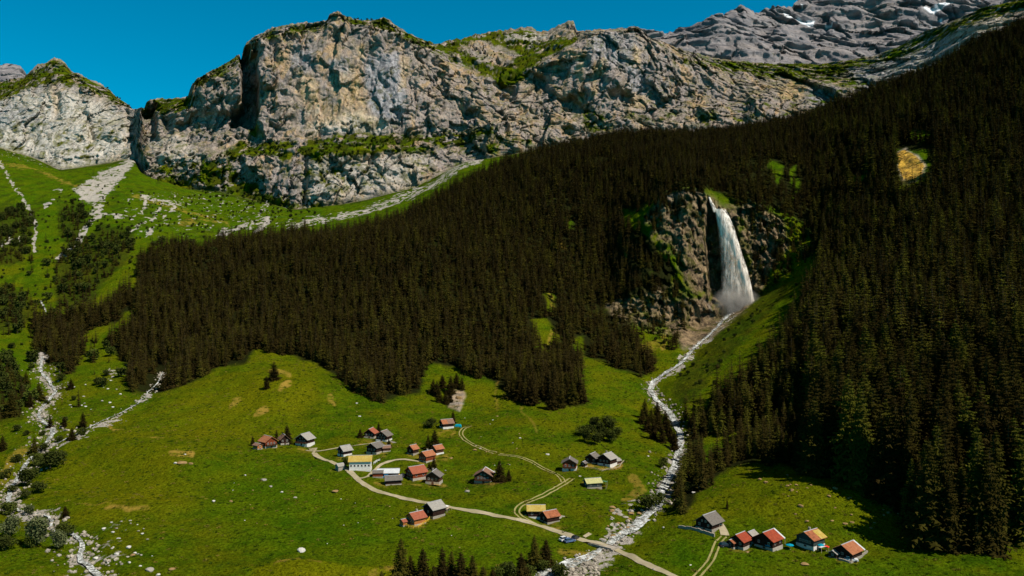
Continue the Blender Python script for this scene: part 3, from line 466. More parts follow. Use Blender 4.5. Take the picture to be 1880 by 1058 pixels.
# ------------------------------------------------------------------ mountains further back
def far_sheet(name, lines, rows, px0, px1, step, amp_s, scale, mat, snow=()):
    px = np.arange(px0, px1, step); zs, ys, rr = [], [], []
    L = []
    for ln in lines:
        a = np.array(ln, float); r = np.interp(px, a[:, 0], a[:, 1]); d = np.interp(px, a[:, 0], a[:, 2]); L.append(((CY-r)*d/F, d))
    for i in range(len(L)-1):
        for j in range(rows[i]):
            t = j/rows[i]; zs.append(L[i][0]*(1-t)+L[i+1][0]*t); ys.append(L[i][1]*(1-t)+L[i+1][1]*t); rr.append(i+t)
    zs.append(L[-1][0]); ys.append(L[-1][1]); rr.append(len(L)-1)
    Zf, Yf = np.array(zs), np.array(ys); pg = np.repeat(px[None], len(Zf), 0); rid = np.repeat(np.array(rr)[:, None], len(px), 1)
    rowp = CY-F*Zf/Yf; Xf = (pg-CX)*Yf/F
    a, b, c_ = f32(Xf)/scale, f32(Yf)/scale, f32(Zf)/scale
    wp = fbm(a, b*.3, c_, 3)
    s = c_*4+a*.8+wp*1.2; fr = s-np.floor(s); tr = sstep(0, .35, fr)*(1-fr)
    nd = amp_s*(-1.5*fbm(a*.8, b*.2, c_*.7, 3)-.6*ridged(a*1.5+wp*.5, b*.3, c_*.9+a*.5, 3)-.55*tr+facets(a*1.7+wp*.5, c_*2.2-a*.6, 3, .35, .5)+facets(a*5+c_, c_*6-a*1.4+wp, 13, .13, .22)+facets(a*14, c_*16-a*4, 23, .05, .08))
    Yn = Yf+nd*sstep(0, .3, rid)*1.0; Xf = Xf*Yn/Yf
    top_ = sstep(len(L)-2.6, len(L)-2.0, rid)*(1-sstep(len(L)-2, len(L)-1.4, rid))
    Zf = Zf+top_*amp_s*.18*ridged(a*5, b*0, 1.3, 3)
    sn = np.zeros_like(Zf); wx = pg+3*fbm(a*6, b, c_*6, 3); wy = rowp+3*fbm(a*6+9, b, c_*6, 3)
    for p in snow: sn = np.maximum(sn, 1-sstep(-1.2, 1.2, sdf(wx, wy, p)))
    o = grid_mesh(name, Xf, Yn, Zf, {'cover': np.stack([sn, np.zeros_like(sn), np.zeros_like(sn), np.ones_like(sn)], -1)})
    o.data.materials.append(mat); return o
B = NB('far rock'); P = B.pos
rc, mid = rock_color(B, 260., P, .25)
rc = B.mix(.62, rc, B.mix(B.noi(P((1, 1, 1.6)), .010, 6, .7, .8), (.055, .06, .078), (.33, .33, .36)))  # blue-grey mixed into the rock colour in place of distance haze
str_ = B.noi(P((.35, .35, 2.2), (0, .12, 0)), .016, 5, .7, .4); rc = B.mix(B.ramp(str_, (.45, 0.), (.62, .65)), rc, (.075, .082, .10))
rc = B.mix(B.ramp(B.noi(P(), .012, 5, .7), (.60, 0.), (.68, .5)), rc, (.055, .060, .02))
sp = B.n('ShaderNodeSeparateColor'); B.t.links.new(B.attr('cover').outputs['Color'], sp.inputs[0])
rc = B.mix(sp.outputs[0], rc, (.80, .83, .88)); B.base(rc); B.bump(B.noi(P((1, 1, 1.8)), .05, 8, .75, .5), 9, 1.0)
FAR = [[(1150, 190, 2500), (2400, 130, 2500)], [(1150, 140, 2700), (1600, 120, 2700), (2400, 60, 2700)], [(1150, 96, 3000), (1300, 82, 3000), (1450, 96, 3000), (1560, 90, 3050), (1700, 70, 3050), (2400, -20, 3000)], [(1150, 88, 3200), (1300, 72, 3200), (1450, 76, 3300), (1560, 70, 3400), (1700, 50, 3400), (2400, -60, 3300)],
       [(1150, 80, 3500), (1190, 72, 3500), (1235, 68, 3500), (1290, 48, 3500), (1340, 31, 3500), (1355, 23, 3500), (1366, 20, 3500), (1378, 26, 3520), (1386, 32, 3550), (1410, 29, 3650), (1455, 29, 3700), (1468, 17, 3800), (1490, 3, 3850), (1512, -12, 3900), (1550, -40, 3950), (1620, -75, 4000), (1700, -80, 4000), (1800, -60, 4000), (1950, -90, 4000), (2400, -120, 4000)]]
FAR.append([(a, b+90, c_+900) for a, b, c_ in FAR[-1]])
SNOW = [[(1438, 36), (1452, 39), (1478, 42), (1496, 42), (1492, 50), (1486, 54), (1474, 49), (1460, 44), (1442, 42)], [(1690, 24), (1712, 24), (1735, 14), (1750, 11), (1742, 20), (1722, 30), (1708, 33)], [(1515, 49), (1532, 51), (1530, 54), (1518, 53)], [(1722, 42), (1730, 39), (1728, 45)], [(1706, 50), (1718, 50), (1712, 54)], [(1780, 9), (1800, 8), (1790, 11)], [(1470, 25), (1476, 26), (1474, 29)]]
tag(far_sheet('far_mountain', FAR, [20, 40, 40, 150, 8], 1150, 2400, 1.7, 75, 330., B.m, SNOW), 'bare grey summit with small snow patches behind the cliffs', None, None, 'structure')
FL = [[(-500, 260, 2300), (70, 260, 2300)], [(-500, 160, 2500), (70, 170, 2500)], [(-500, 110, 2700), (-60, 120, 2700), (0, 125, 2700), (15, 126, 2700), (38, 127, 2700), (44, 137, 2700), (70, 170, 2700)], [(-500, 200, 3000), (70, 260, 3000)]]
tag(far_sheet('distant_ridge', FL, [10, 50, 8], -500, 71, 1.7, 25, 160., B.m), 'pale rock ridge showing behind the left peak', None, None, 'structure')
# ------------------------------------------------------------------ trees
def mesh_from(name, V, Fc, mats=(), smooth=False, midx=None):
    me = bpy.data.meshes.new(name); me.from_pydata([tuple(v) for v in V], [], [tuple(f) for f in Fc]); 
    for m in mats: me.materials.append(m)
    if midx is not None: me.polygons.foreach_set('material_index', midx)
    if smooth: me.polygons.foreach_set('use_smooth', [True]*len(Fc))
    me.update(); return me
def leaf_mat(name, c0, c1, c2, sc=.35):
    B = NB(name); oi = B.n('ShaderNodeObjectInfo')
    n = B.noi(B.pos(), sc, 3, .6)
    c = B.mix(B.ramp(n, (.35, 0.), (.68, 1.)), c0, c1)
    r = B.ramp(oi.outputs['Random'], (.0, 0.), (.55, .15), (.95, 1.))
    c = B.mix(B.math('MULTIPLY', r, .8), c, c2)
    B.base(c); B.bs.inputs['Roughness'].default_value = .75; B.bs.inputs['Specular IOR Level'].default_value = .03
    return B.m
M_SPRUCE = leaf_mat('spruce needles', (.014, .010, .004), (.036, .026, .0065), (.056, .050, .007))
M_SPRUCE2 = leaf_mat('spruce needles of the shaded flank', (.014, .009, .0035), (.034, .026, .006), (.070, .072, .008))  # base needle tones lowered to carry the right flank's shade
M_BROAD = leaf_mat('broadleaf foliage', (.022, .028, .006), (.050, .058, .012), (.060, .075, .012))
M_WILLOW = leaf_mat('grey green willow foliage', (.05, .062, .022), (.12, .13, .055), (.10, .12, .045))
B = NB('bark'); B.base(B.mix(B.noi(B.pos((1, 1, .2)), 4, 3), (.05, .035, .024), (.12, .085, .06))); M_BARK = B.m
def spruce_geo(seed, H=24., Rw=3.6, whorls=30, nb=8, segs=4, wid=.62, low=.06):
    r = random.Random(seed); V, Fc = [], []
    ph = r.random()*6; lean = r.uniform(-.03, .03)
    for k in range(whorls):
        t = (k+r.random()*.6)/whorls; t = low+(1-low)*t
        h = H*t; env = (1-t)**.70*(1+.13*math.sin(t*17+ph)+.10*math.sin(t*41+ph*2))
        if t < .18: env *= .72+1.5*t
        n = max(3, int(nb*(.45+.55*(1-t))))
        off = r.random()*6.28
        for b in range(n):
            a = off+6.283*b/n+r.uniform(-.3, .3); L = Rw*env*r.uniform(.72, 1.15)+.12
            if r.random() < .05: L *= .55
            ca, sa = math.cos(a), math.sin(a); dr = .28+.42*(1-t)+r.uniform(-.12, .12)
            W = wid*(.35+L*.23)
            pts = []
            for s in range(segs+1):
                q = s/segs; pts.append((ca*L*q+lean*h, sa*L*q, h-L*dr*q+L*.22*q*q*q+r.uniform(-.05, .05)*L))
            for s in range(segs):
                x0, y0, z0 = pts[s]; x1, y1, z1 = pts[s+1]; q = (s+.5)/segs
                for sg in (-1, 1):
                    w_ = W*(1.15-q*.8)*r.uniform(.7, 1.3); dn = w_*r.uniform(.25, .75)
                    mx, my, mz = x0*.25+x1*.75, y0*.25+y1*.75, z0*.25+z1*.75
                    i = len(V); V += [(x0, y0, z0), (x1, y1, z1), (mx-sg*sa*w_+ca*w_*.45, my+sg*ca*w_+sa*w_*.45, mz-dn)]
                    Fc.append((i, i+1, i+2))
            # twigs hanging under the branch
            if segs > 2:
                for s in range(1, segs):
                    x0, y0, z0 = pts[s]; dn = W*r.uniform(.5, 1.1); i = len(V)
                    V += [(x0-ca*W*.35, y0-sa*W*.35, z0), (x0+ca*W*.35, y0+sa*W*.35, z0), (x0+r.uniform(-.1, .1), y0, z0-dn)]; Fc.append((i, i+1, i+2))
    i = len(V); V += [(lean*H, 0, H*1.03), (.12+lean*H, 0, H*.95), (-.12+lean*H, .05, H*.95)]; Fc.append((i, i+1, i+2))
    i = len(V); V += [(lean*H, 0, H*1.03), (lean*H, .12, H*.95), (lean*H, -.12, H*.95)]; Fc.append((i, i+1, i+2))
    return V, Fc
def trunk_geo(H, r0, lean=0, n=6, base=-1.2):
    V, Fc = [], []
    for k, (t, q) in enumerate(((base/H, 1.25), (.0, 1.1), (.12, .9), (.5, .55), (.96, .08))):
        for j in range(n):
            a = 6.283*j/n; V.append((math.cos(a)*r0*q, math.sin(a)*r0*q, H*t))
    for k in range(4):
        for j in range(n): Fc.append((k*n+j, k*n+(j+1) % n, (k+1)*n+(j+1) % n, (k+1)*n+j))
    return V, Fc
def blob_geo(seed, H, Wd, n, leaf, lobes=9, low=.08):
    """rounded crown of leaf clumps: n small leaf faces spread over uneven lobes"""
    r = random.Random(seed); V, Fc = [], []
    L = []
    for k in range(lobes):
        a = r.random()*6.28; rr = r.random()**.6*.30*Wd; z = H*(low+.25+r.random()*.42)
        L.append((math.cos(a)*rr, math.sin(a)*rr, z, Wd*r.uniform(.17, .30), H*r.uniform(.16, .27)))
    for k in range(n):
        x, y, z, a, b = r.choice(L)
        d = Vector((r.gauss(0, 1), r.gauss(0, 1), r.gauss(0, 1))).normalized(); q = r.uniform(.72, 1.08)
        p = Vector((x+d.x*a*q, y+d.y*a*q, max(H*.02, z+d.z*b*q)))
        u = Vector((r.gauss(0, 1), r.gauss(0, 1), r.gauss(0, .6))).normalized(); v = u.cross(Vector((r.gauss(0, 1), r.gauss(0, 1), r.gauss(0, 1)))).normalized()
        s = leaf*r.uniform(.6, 1.4); i = len(V); V += [p-u*s, p+v*s*.7, p+u*s, p-v*s*.7]; Fc.append((i, i+1, i+2, i+3))
    return V, Fc
def limbs_geo(seed, H, Wd):
    r = random.Random(seed); V, Fc = trunk_geo(H*.6, H*.028, n=5, base=-.8)
    for k in range(5):
        a = r.random()*6.28; z0 = H*r.uniform(.12, .35); p0 = Vector((0, 0, z0)); p1 = Vector((math.cos(a)*Wd*.3, math.sin(a)*Wd*.3, z0+H*.3)); i = len(V)
        for p, q in ((p0, H*.014), (p1, H*.004)):
            V += [tuple(p+Vector((q, 0, 0))), tuple(p+Vector((-q*.5, q*.8, 0))), tuple(p+Vector((-q*.5, -q*.8, 0)))]
        Fc += [(i, i+1, i+4, i+3), (i+1, i+2, i+5, i+4), (i+2, i, i+3, i+5)]
    return V, Fc
HI = [];  # (crown mesh, trunk mesh), heights normalised to 24 m
for s in range(6):
    V, Fc = spruce_geo(100+s, 24, (5.0, 5.8, 4.6, 6.2, 5.2, 4.4)[s], 34, 11, 4, wid=1.05, low=.04); cm = mesh_from('spruce_crown', V, Fc, [M_SPRUCE2])
    V, Fc = trunk_geo(24, .34); HI.append((cm, mesh_from('spruce_trunk', V, Fc, [M_BARK])))
HI2 = []
for c_, t_ in HI: cc = c_.copy(); cc.materials[0] = M_SPRUCE; HI2.append((cc, t_))
srcs = bpy.data.collections.new('forest sources')                  # not linked to the scene: only feeds the forest object
def src(name, seed, H, Rw, wh, nb, sg, wid, mat):
    V, Fc = spruce_geo(seed, H, Rw, wh, nb, sg, wid); n0 = len(Fc); TV, TF = trunk_geo(H, H*.015, n=4); k = len(V)
    me = mesh_from(name, V+TV, Fc+[tuple(i+k for i in f) for f in TF], [mat, M_BARK], midx=[0]*n0+[1]*len(TF))
    o = bpy.data.objects.new(name, me); srcs.objects.link(o)
for s in range(5): src('a%d' % s, 200+s, 24, (4.8, 6.2, 3.9, 6.8, 5.4)[s], 17, 8, 2, 1.25, M_SPRUCE)
for s in range(4): src('b%d' % s, 300+s, 24, (5.0, 6.4, 4.2, 5.6)[s], 20, 8, 2, 1.2, M_SPRUCE2)
for s in range(3):
    V, Fc = blob_geo(400+s, 9, 8.5, 420, .75); TV, TF = limbs_geo(400+s, 9, 8); k = len(V)
    me = mesh_from('c%d' % s, V+TV, Fc+[tuple(i+k for i in f) for f in TF], [M_BROAD, M_BARK], midx=[0]*len(Fc)+[1]*len(TF))
    srcs.objects.link(bpy.data.objects.new('c%d' % s, me))
def ground_many(x, y):
    px = CX+F*x/y; j = np.clip(np.searchsorted(PX, px)-1, 0, NX-2)
    z = np.full(len(x), np.nan); row = np.full(len(x), 1e4); lid = np.zeros(len(x))
    order = np.argsort(j, kind='stable'); jj = j[order]; cuts = np.nonzero(np.diff(jj))[0]+1
    lim = row0['M']
    for g_ in np.split(order, cuts):
        if len(g_) == 0: continue
        c_ = j[g_[0]]; yc = np.maximum.accumulate(Y[:lim, c_]); k = np.clip(np.searchsorted(yc, y[g_]), 1, lim-1)
        u = np.clip((y[g_]-yc[k-1])/(yc[k]-yc[k-1]+1e-6), 0, 1)
        z[g_] = Z[k-1, c_]*(1-u)+Z[k, c_]*u; row[g_] = ROWPX[k-1, c_]*(1-u)+ROWPX[k, c_]*u; lid[g_] = LID[k, c_]
        z[g_[y[g_] < Y[0, c_]]] = np.nan
    return px, z, row, lid
def jgrid(x0, x1, y0, y1, s, seed):
    r = np.random.default_rng(seed); gx, gy = np.meshgrid(np.arange(x0, x1, s), np.arange(y0, y1, s)); gx = gx+(gy/s % 2)*s*.5
    return (gx+r.uniform(-.42, .42, gx.shape)*s).ravel(), (gy+r.uniform(-.42, .42, gx.shape)*s).ravel()
x_, y_ = jgrid(-700, 1700, 255, 1260, 5.6, 5)
px_, z_, row_, lid_ = ground_many(x_, y_)
ok = np.isfinite(z_) & (px_ > -250) & (px_ < 2450) & (row_ < 1100) & (lid_ < 11.5); x_, y_, z_, px_, row_, lid_ = [a[ok] for a in (x_, y_, z_, px_, row_, lid_)]
nx_ = noise(x_/28, y_/28, .7); wx_ = px_+18*fbm(x_/22, y_/22, .1, 3)*500/y_*1.3; wy_ = row_+14*fbm(x_/22, y_/22, 5.1, 3)*500/y_
rnd = RNG.random(len(x_))
kind = np.zeros(len(x_), int)
for k, p in FOREST.items():
    m = inside(wx_, wy_, p)
    m &= lid_ < 10.4
    if k == 'centre': kind[m] = 1
    elif k == 'right': kind[m] = 2
    elif k in ('leftlow',): kind[m & (rnd < .9)] = 1
    else: kind[m & (kind == 0) & (rnd < (.95 if k == 'leftbase' else .72)) & ((nx_ > -.35) | (k == 'leftbase'))] = 3
for p in CLEAR: kind[inside(wx_, wy_, p)] = 0
kind[(fbm(x_/26, y_/26, 5.5, 2) > .80)] = 0
kind[(kind == 1) & (fbm(x_/17, y_/17, 2.5, 3) > .15+1.3*sstep(150, 520, px_)+.8*sstep(1.0, 0., np.abs(row_-560)/130))] = 0
m = (kind == 0) & (rnd < .20) & (fbm(x_/20, y_/20, 6.6, 2) > .0) & inside(px_, row_, [(40, 440), (300, 430), (420, 470), (300, 560), (240, 680), (320, 720), (120, 760), (60, 700), (30, 560)]); kind[m] = 3
kind[inside(px_, row_, [(1640, 270), (1700, 262), (1712, 340), (1650, 362)])] = 0
# the fall's basin and rocks stay mostly open
for p, d in (([(1196, 350), (1290, 330), (1380, 372), (1385, 540), (1370, 560), (1310, 610), (1250, 600), (1215, 500)], .20), ([(1390, 372), (1490, 420), (1480, 470), (1390, 540)], .55), ([(1112, 555), (1250, 540), (1250, 620), (1190, 640), (1120, 600)], .30), ([(1310, 372), (1296, 356), (1306, 350), (1345, 372), (1350, 420)], 0.)):
    m = inside(px_, row_, p); kind[m & (rnd > d)] = 0
for p, d in (([(1040, 560), (1110, 560), (1140, 640), (1060, 660)], .8), ([(240, 470), (300, 455), (390, 470), (380, 510), (250, 540)], .75), ([(1340, 280), (1480, 300), (1480, 420), (1350, 372)], .62), ([(1500, 280), (1640, 220), (1640, 340), (1500, 420)], .72), ([(1240, 860), (1300, 860), (1255, 950), (1228, 925)], .8), ([(1030, 380), (1060, 380), (1060, 520), (1030, 520)], .8)):
    m = inside(px_, row_, p); kind[m & (rnd > d)] = 0
for nm, pts in RIV.items(): kind[(seg_dist(px_, row_, [(a, b) for a, b, c in pts])*y_/F < 6) & (lid_ < 9)] = 0
# low shrubs dotted over the open upper slopes
m = (kind == 0) & (rnd < .16) & (nx_ > -.1); m &= inside(px_, row_, [(60, 400), (150, 330), (330, 345), (560, 400), (420, 440), (250, 520), (160, 640), (40, 640), (-60, 520), (-60, 340)]); kind[m] = 4
m = (kind == 0) & (rnd < .38) & inside(px_, row_, [(1375, 372), (1492, 400), (1500, 455), (1430, 510), (1392, 530)]); kind[m] = 3
m = (kind == 0) & (rnd < .20) & inside(px_, row_, [(1180, 400), (1215, 350), (1300, 345), (1290, 420), (1240, 470), (1250, 600), (1120, 620), (1110, 560)]); kind[m] = 3
m = (kind == 0) & (rnd < .75) & inside(px_, row_, [(1370, 370), (1490, 410), (1500, 450), (1420, 520), (1375, 560)]); kind[m] = 4
m = (kind == 0) & (rnd < .5) & inside(px_, row_, [(1190, 390), (1240, 340), (1290, 350), (1290, 520), (1240, 640), (1120, 600)]); kind[m] = 4
m = (kind == 0) & (rnd < .10) & inside(px_, row_, [(1230, 700), (1310, 620), (1460, 500), (1500, 490), (1440, 600), (1300, 720)]); kind[m] = 4
sel = kind > 0; x_, y_, z_, px_, row_, kind, nx_ = [a[sel] for a in (x_, y_, z_, px_, row_, kind, nx_)]
N = len(x_); hgt = np.where(kind == 4, RNG.uniform(1.6, 4.5, N), hgt) if False else np.where(kind == 3, RNG.uniform(5, 13, N), RNG.uniform(13, 22, N)*(1+.12*nx_)); hgt = np.where((kind == 2), RNG.uniform(13, 27, N), hgt); hgt = np.where(RNG.random(N) < .22, hgt*.6, hgt); hgt = np.where(kind == 1, hgt*.92, hgt)
hgt = np.where((kind == 2) & (px_ > 1480), hgt*(1+.70*sstep(480, 800, row_)), hgt)
hgt = np.where((kind == 2) & (row_ > 780) & (px_ < 1500), hgt*.75, hgt)
hgt = np.where(kind == 4, RNG.uniform(1.6, 5.0, N), hgt)
def sprinkle(pl, n, h0, h1, kd):
    global x_, y_, z_, px_, row_, kind, hgt
    ax, ay = zip(*pl); r = random.Random(int(ax[0]+n)); out = []; tries = 0
    while len(out) < n and tries < n*12:
        tries += 1; a, b = r.uniform(min(ax), max(ax)), r.uniform(min(ay), max(ay))
        if not inside(np.array([a]), np.array([b]), pl)[0] or (1292 < a < 1350 and b > 352 and b < 560): continue
        p = ray_row(a, b); out.append((p.x, p.y, p.z, a, b, kd, r.uniform(h0, h1)))
    o_ = np.array(out); x_, y_, z_, px_, row_ = [np.concatenate([v, o_[:, i]]) for i, v in enumerate((x_, y_, z_, px_, row_))]
    kind = np.concatenate([kind, o_[:, 5].astype(int)]); hgt = np.concatenate([hgt, o_[:, 6]])
for pl, n_, h0, h1, kd in (([(1301, 338), (1350, 346), (1354, 370), (1322, 366), (1312, 351)], 34, 5, 11, 1), ([(1296, 330), (1340, 334), (1340, 351), (1296, 350)], 30, 7, 13, 1), ([(1190, 375), (1290, 345), (1294, 420), (1250, 480), (1240, 500), (1200, 440)], 55, 5, 13, 1), ([(1112, 552), (1200, 530), (1215, 500), (1250, 520), (1262, 600), (1240, 645), (1130, 610)], 90, 6, 15, 1),
        ([(1352, 372), (1400, 362), (1500, 395), (1505, 465), (1420, 530), (1392, 545), (1380, 470)], 210, 5, 13, 1), ([(1220, 332), (1430, 345), (1430, 376), (1340, 376), (1300, 352), (1225, 358)], 90, 9, 17, 1), ([(1185, 372), (1215, 350), (1235, 352), (1205, 400), (1200, 430)], 40, 8, 15, 1),
        ([(440, 262), (560, 262), (760, 246), (850, 240), (850, 262), (760, 276), (640, 288), (450, 285)], 190, 2.5, 7, 4), ([(270, 330), (300, 290), (420, 280), (480, 330), (600, 376), (560, 386), (400, 350)], 210, 2.5, 7, 4), ([(350, 335), (600, 380), (560, 405), (330, 370)], 90, 3, 7, 4),
        ([(264, 190), (345, 180), (350, 204), (300, 206), (264, 210)], 45, 3, 7, 4), ([(352, 158), (440, 101), (448, 112), (400, 140), (360, 168)], 60, 3, 8, 4), ([(452, 86), (480, 63), (600, 39), (600, 48), (480, 76), (456, 96)], 70, 3, 8, 4), ([(632, 34), (700, 36), (740, 60), (800, 84), (796, 94), (730, 70), (640, 46)], 80, 3, 8, 4),
        ([(-40, 165), (60, 130), (100, 112), (130, 132), (200, 164), (250, 204), (200, 185), (140, 156), (60, 150), (-40, 190)], 130, 3, 7, 4), ([(800, 84), (905, 60), (1058, 64), (1040, 92), (980, 130), (900, 145), (830, 106)], 120, 2.5, 6, 4), ([(1230, 108), (1500, 122), (1640, 100), (1600, 135), (1400, 142), (1240, 118)], 170, 2.5, 6, 4),
        ([(560, 295), (760, 280), (740, 340), (600, 375), (550, 340)], 90, 2, 5, 4), ([(1060, 200), (1400, 170), (1500, 180), (1400, 225), (1130, 235)], 110, 2.5, 6, 4), ([(850, 210), (1060, 200), (1040, 255), (860, 280)], 90, 2.5, 6, 4)): sprinkle(pl, n_, h0, h1, kd)
N = len(x_)
# the biggest in the picture stand as trees of their own, the rest form the wood
app = np.where((px_ > -5) & (px_ < 1885) & (row_-hgt*F/y_*.7 < 1058) & (kind < 3), hgt/y_, 0)
big = np.argsort(-app)[:236]; isbig = np.zeros(N, bool); isbig[big] = True
# ---- one object for the far-off wood
def wood(name, label, sel, cat='forest', srcs=srcs, data=None):
    idx = np.nonzero(sel)[0]
    if data: x_, y_, z_ = data[0]
    else: x_, y_, z_ = XYZ_
    me = bpy.data.meshes.new(name); me.vertices.add(len(idx)); me.vertices.foreach_set('co', np.stack([x_[idx], y_[idx], z_[idx]-.3], -1).astype(np.float32).ravel())
    if data: pick, sc = data[1], data[2]
    else:
     k = kind[idx]; pick = np.where(k == 1, RNG.integers(0, 5, len(idx)), np.where(k == 2, RNG.integers(5, 9, len(idx)), np.where((k == 4) | (RNG.random(len(idx)) < .35), RNG.integers(9, 12, len(idx)), RNG.integers(0, 5, len(idx)))))
     sc = np.where(pick >= 9, hgt[idx]/11, hgt[idx]/24)
    for an, typ, v in (('scl', 'FLOAT', sc), ('rot', 'FLOAT', RNG.uniform(0, 6.28, len(idx))), ('pick', 'INT', pick)):
        a = me.attributes.new(an, typ, 'POINT'); a.data.foreach_set('value', v.astype(np.float32 if typ == 'FLOAT' else np.int32))
    o = bpy.data.objects.new(name, me); col.objects.link(o)
    ng = bpy.data.node_groups.new(name, 'GeometryNodeTree'); ng.interface.new_socket('Geometry', in_out='INPUT', socket_type='NodeSocketGeometry'); ng.interface.new_socket('Geometry', in_out='OUTPUT', socket_type='NodeSocketGeometry')
    gi, go = ng.nodes.new('NodeGroupInput'), ng.nodes.new('NodeGroupOutput'); ip = ng.nodes.new('GeometryNodeInstanceOnPoints'); ci = ng.nodes.new('GeometryNodeCollectionInfo')
    ci.inputs[0].default_value = srcs; ci.inputs['Separate Children'].default_value = True; ci.inputs['Reset Children'].default_value = True
    def na(n, t): q = ng.nodes.new('GeometryNodeInputNamedAttribute'); q.data_type = t; q.inputs[0].default_value = n; return q.outputs[0]
    cx = ng.nodes.new('ShaderNodeCombineXYZ'); ng.links.new(na('rot', 'FLOAT'), cx.inputs[2])
    ng.links.new(gi.outputs[0], ip.inputs['Points']); ng.links.new(ci.outputs[0], ip.inputs['Instance']); ip.inputs['Pick Instance'].default_value = True
    ng.links.new(na('pick', 'INT'), ip.inputs['Instance Index']); ng.links.new(cx.outputs[0], ip.inputs['Rotation']); ng.links.new(na('scl', 'FLOAT'), ip.inputs['Scale']); ng.links.new(ip.outputs[0], go.inputs[0])
    md = o.modifiers.new('trees', 'NODES'); md.node_group = ng
    return tag(o, label, cat, None, 'stuff')
XYZ_ = (x_, y_, z_)
wood('spruce_forest', 'dense dark spruce forest covering the slopes round the waterfall', ~isbig & (kind < 3))
wood('scattered_woodland', 'scattered low dark trees and bushes on the upper left slope', kind >= 3, 'woodland')
def tree_obj(name, crown, trunk, loc, sc, rot, label, group=None, cat='tree', wide=1.0):
    e = bpy.data.objects.new(name, None); col.objects.link(e); e.location = loc; e.scale = (sc*wide, sc*wide, sc); e.rotation_euler = (0, 0, rot); e.empty_display_size = 1
    tag(e, label, cat, group)
    for nm, me in (('crown', crown), ('trunk', trunk)):
        c = bpy.data.objects.new(nm, me); col.objects.link(c); c.parent = e
    return e
for i in big:
    k = random.randrange(6); S = HI if kind[i] == 2 else HI2
    if kind[i] == 2: lb, gp = 'tall dark spruce in the dense forest on the right flank', 'spruces of the near forest on the right flank'
    else: lb, gp = 'dark spruce along the lower edge of the central forest above the meadow', 'spruces of the central forest edge'
    tree_obj('spruce_tree', *S[k], (x_[i], y_[i], z_[i]-.3), hgt[i]/24, random.random()*6.28, lb, gp)
# ---- trees standing on their own in the meadow: (px, foot row, top row, label, group, width factor)
LONE = [
 (735, 1085, 985, 'tallest pointed spruce of the row along the bottom edge, at its left end', None, 1.0), (754, 1082, 1016, 'shorter spruce touching the tallest one on the bottom edge', None, .9), (776, 1084, 1002, 'spruce with a gap on its left, second tall one in the bottom row', None, 1.),
 (812, 1084, 1001, 'narrow spruce in the bottom row close beside a slightly lower one', None, .9), (827, 1080, 1009, 'slightly lower spruce leaning against the narrow one in the bottom row', None, .9), (846, 1084, 1010, 'spruce in the middle of the bottom row with a sharp top', None, .95), (868, 1082, 1017, 'blunt spruce near the right end of the bottom row', None, 1.1),
 (797, 1090, 1036, 'small dark young spruce in the bottom row', 'small young spruces on the bottom edge', 1.1), (887, 1088, 1036, 'small dark young spruce in the bottom row', 'small young spruces on the bottom edge', 1.2), (700, 1092, 1046, 'small dark young spruce in the bottom row', 'small young spruces on the bottom edge', 1.2), (905, 1088, 1042, 'small dark young spruce in the bottom row', 'small young spruces on the bottom edge', 1.2),
 (957, 1072, 1012, 'spruce left of the thick pair near the parked cars', None, 1.0), (981, 1042, 982, 'left and taller spruce of the thick pair near the parked cars', None, 1.35), (1001, 1040, 988, 'right and lower spruce of the thick pair near the parked cars', None, 1.4),
 (464, 818, 800, 'small spruce left of the brown roofed chalet at the far left of the hamlet', None, 1.2), (508, 806, 787, 'slim spruce behind the brown roofed chalet', None, 1.0), (527, 815, 779, 'broad spruce towering over the dark shed at the left of the hamlet', None, 1.5),
 (661, 803, 786, 'small spruce left of the twin dark chalets', None, 1.3), (695, 794, 774, 'spruce behind the twin dark chalets', None, 1.3), (714, 822, 804, 'low dark spruce right of the grey roofed chalet', None, 1.6),
 (798, 828, 787, 'big broad spruce in the middle of the hamlet', None, 2.1), (786, 826, 797, 'left hand spruce fused with the big broad one in the hamlet', None, 1.8), (796, 863, 838, 'spruce in front of the red gabled house', None, 1.25), (788, 862, 848, 'low spruce beside the one in front of the red gabled house', None, 1.8),
 (832, 776, 753, 'slim spruce behind the orange roofed hut with the blue tarpaulin', None, 1.2), (917, 885, 844, 'pointed spruce right of the lone chalet in mid meadow', None, 1.5), (934, 884, 861, 'shorter spruce to the right of the pointed one by the lone chalet', None, 1.7), (904, 885, 868, 'low spruce between the lone chalet and the pointed spruce', None, 1.7),
 (490, 713, 689, 'lower one of two small spruces on the hill below the forest', None, 1.2), (503, 697, 663, 'upper one of two small spruces on the hill below the forest', None, 1.2),
 (152, 786, 755, 'spruce on the right bank where the side stream joins', None, 1.3), (132, 808, 784, 'leaning dark spruce beside the stream confluence', None, 1.6), (118, 785, 764, 'small spruce between the two left streams', None, 1.6), (92, 786, 762, 'round spruce left of the stream confluence', None, 1.9), (62, 838, 802, 'spruce on the left stream bank above the bushes', None, 1.5), (130, 714, 694, 'small lone spruce above the left stream', None, 1.4), (48, 712, 680, 'spruce on the left bank above the stream bend', 'spruces on the left stream bank', 1.3), (72, 735, 700, 'spruce on the left bank above the stream bend', 'spruces on the left stream bank', 1.3), (55, 748, 722, 'spruce on the left bank above the stream bend', 'spruces on the left stream bank', 1.5), (20, 765, 715, 'spruce on the left bank above the stream bend', 'spruces on the left stream bank', 1.3), (5, 828, 798, 'spruce at the left picture edge above the bushes', None, 1.6), (120, 950, 927, 'small dark spruce in the meadow right of the willow bushes', None, 1.3),
 (1335, 934, 915, 'thin bare looking young spruce in the right meadow', None, .6),
]
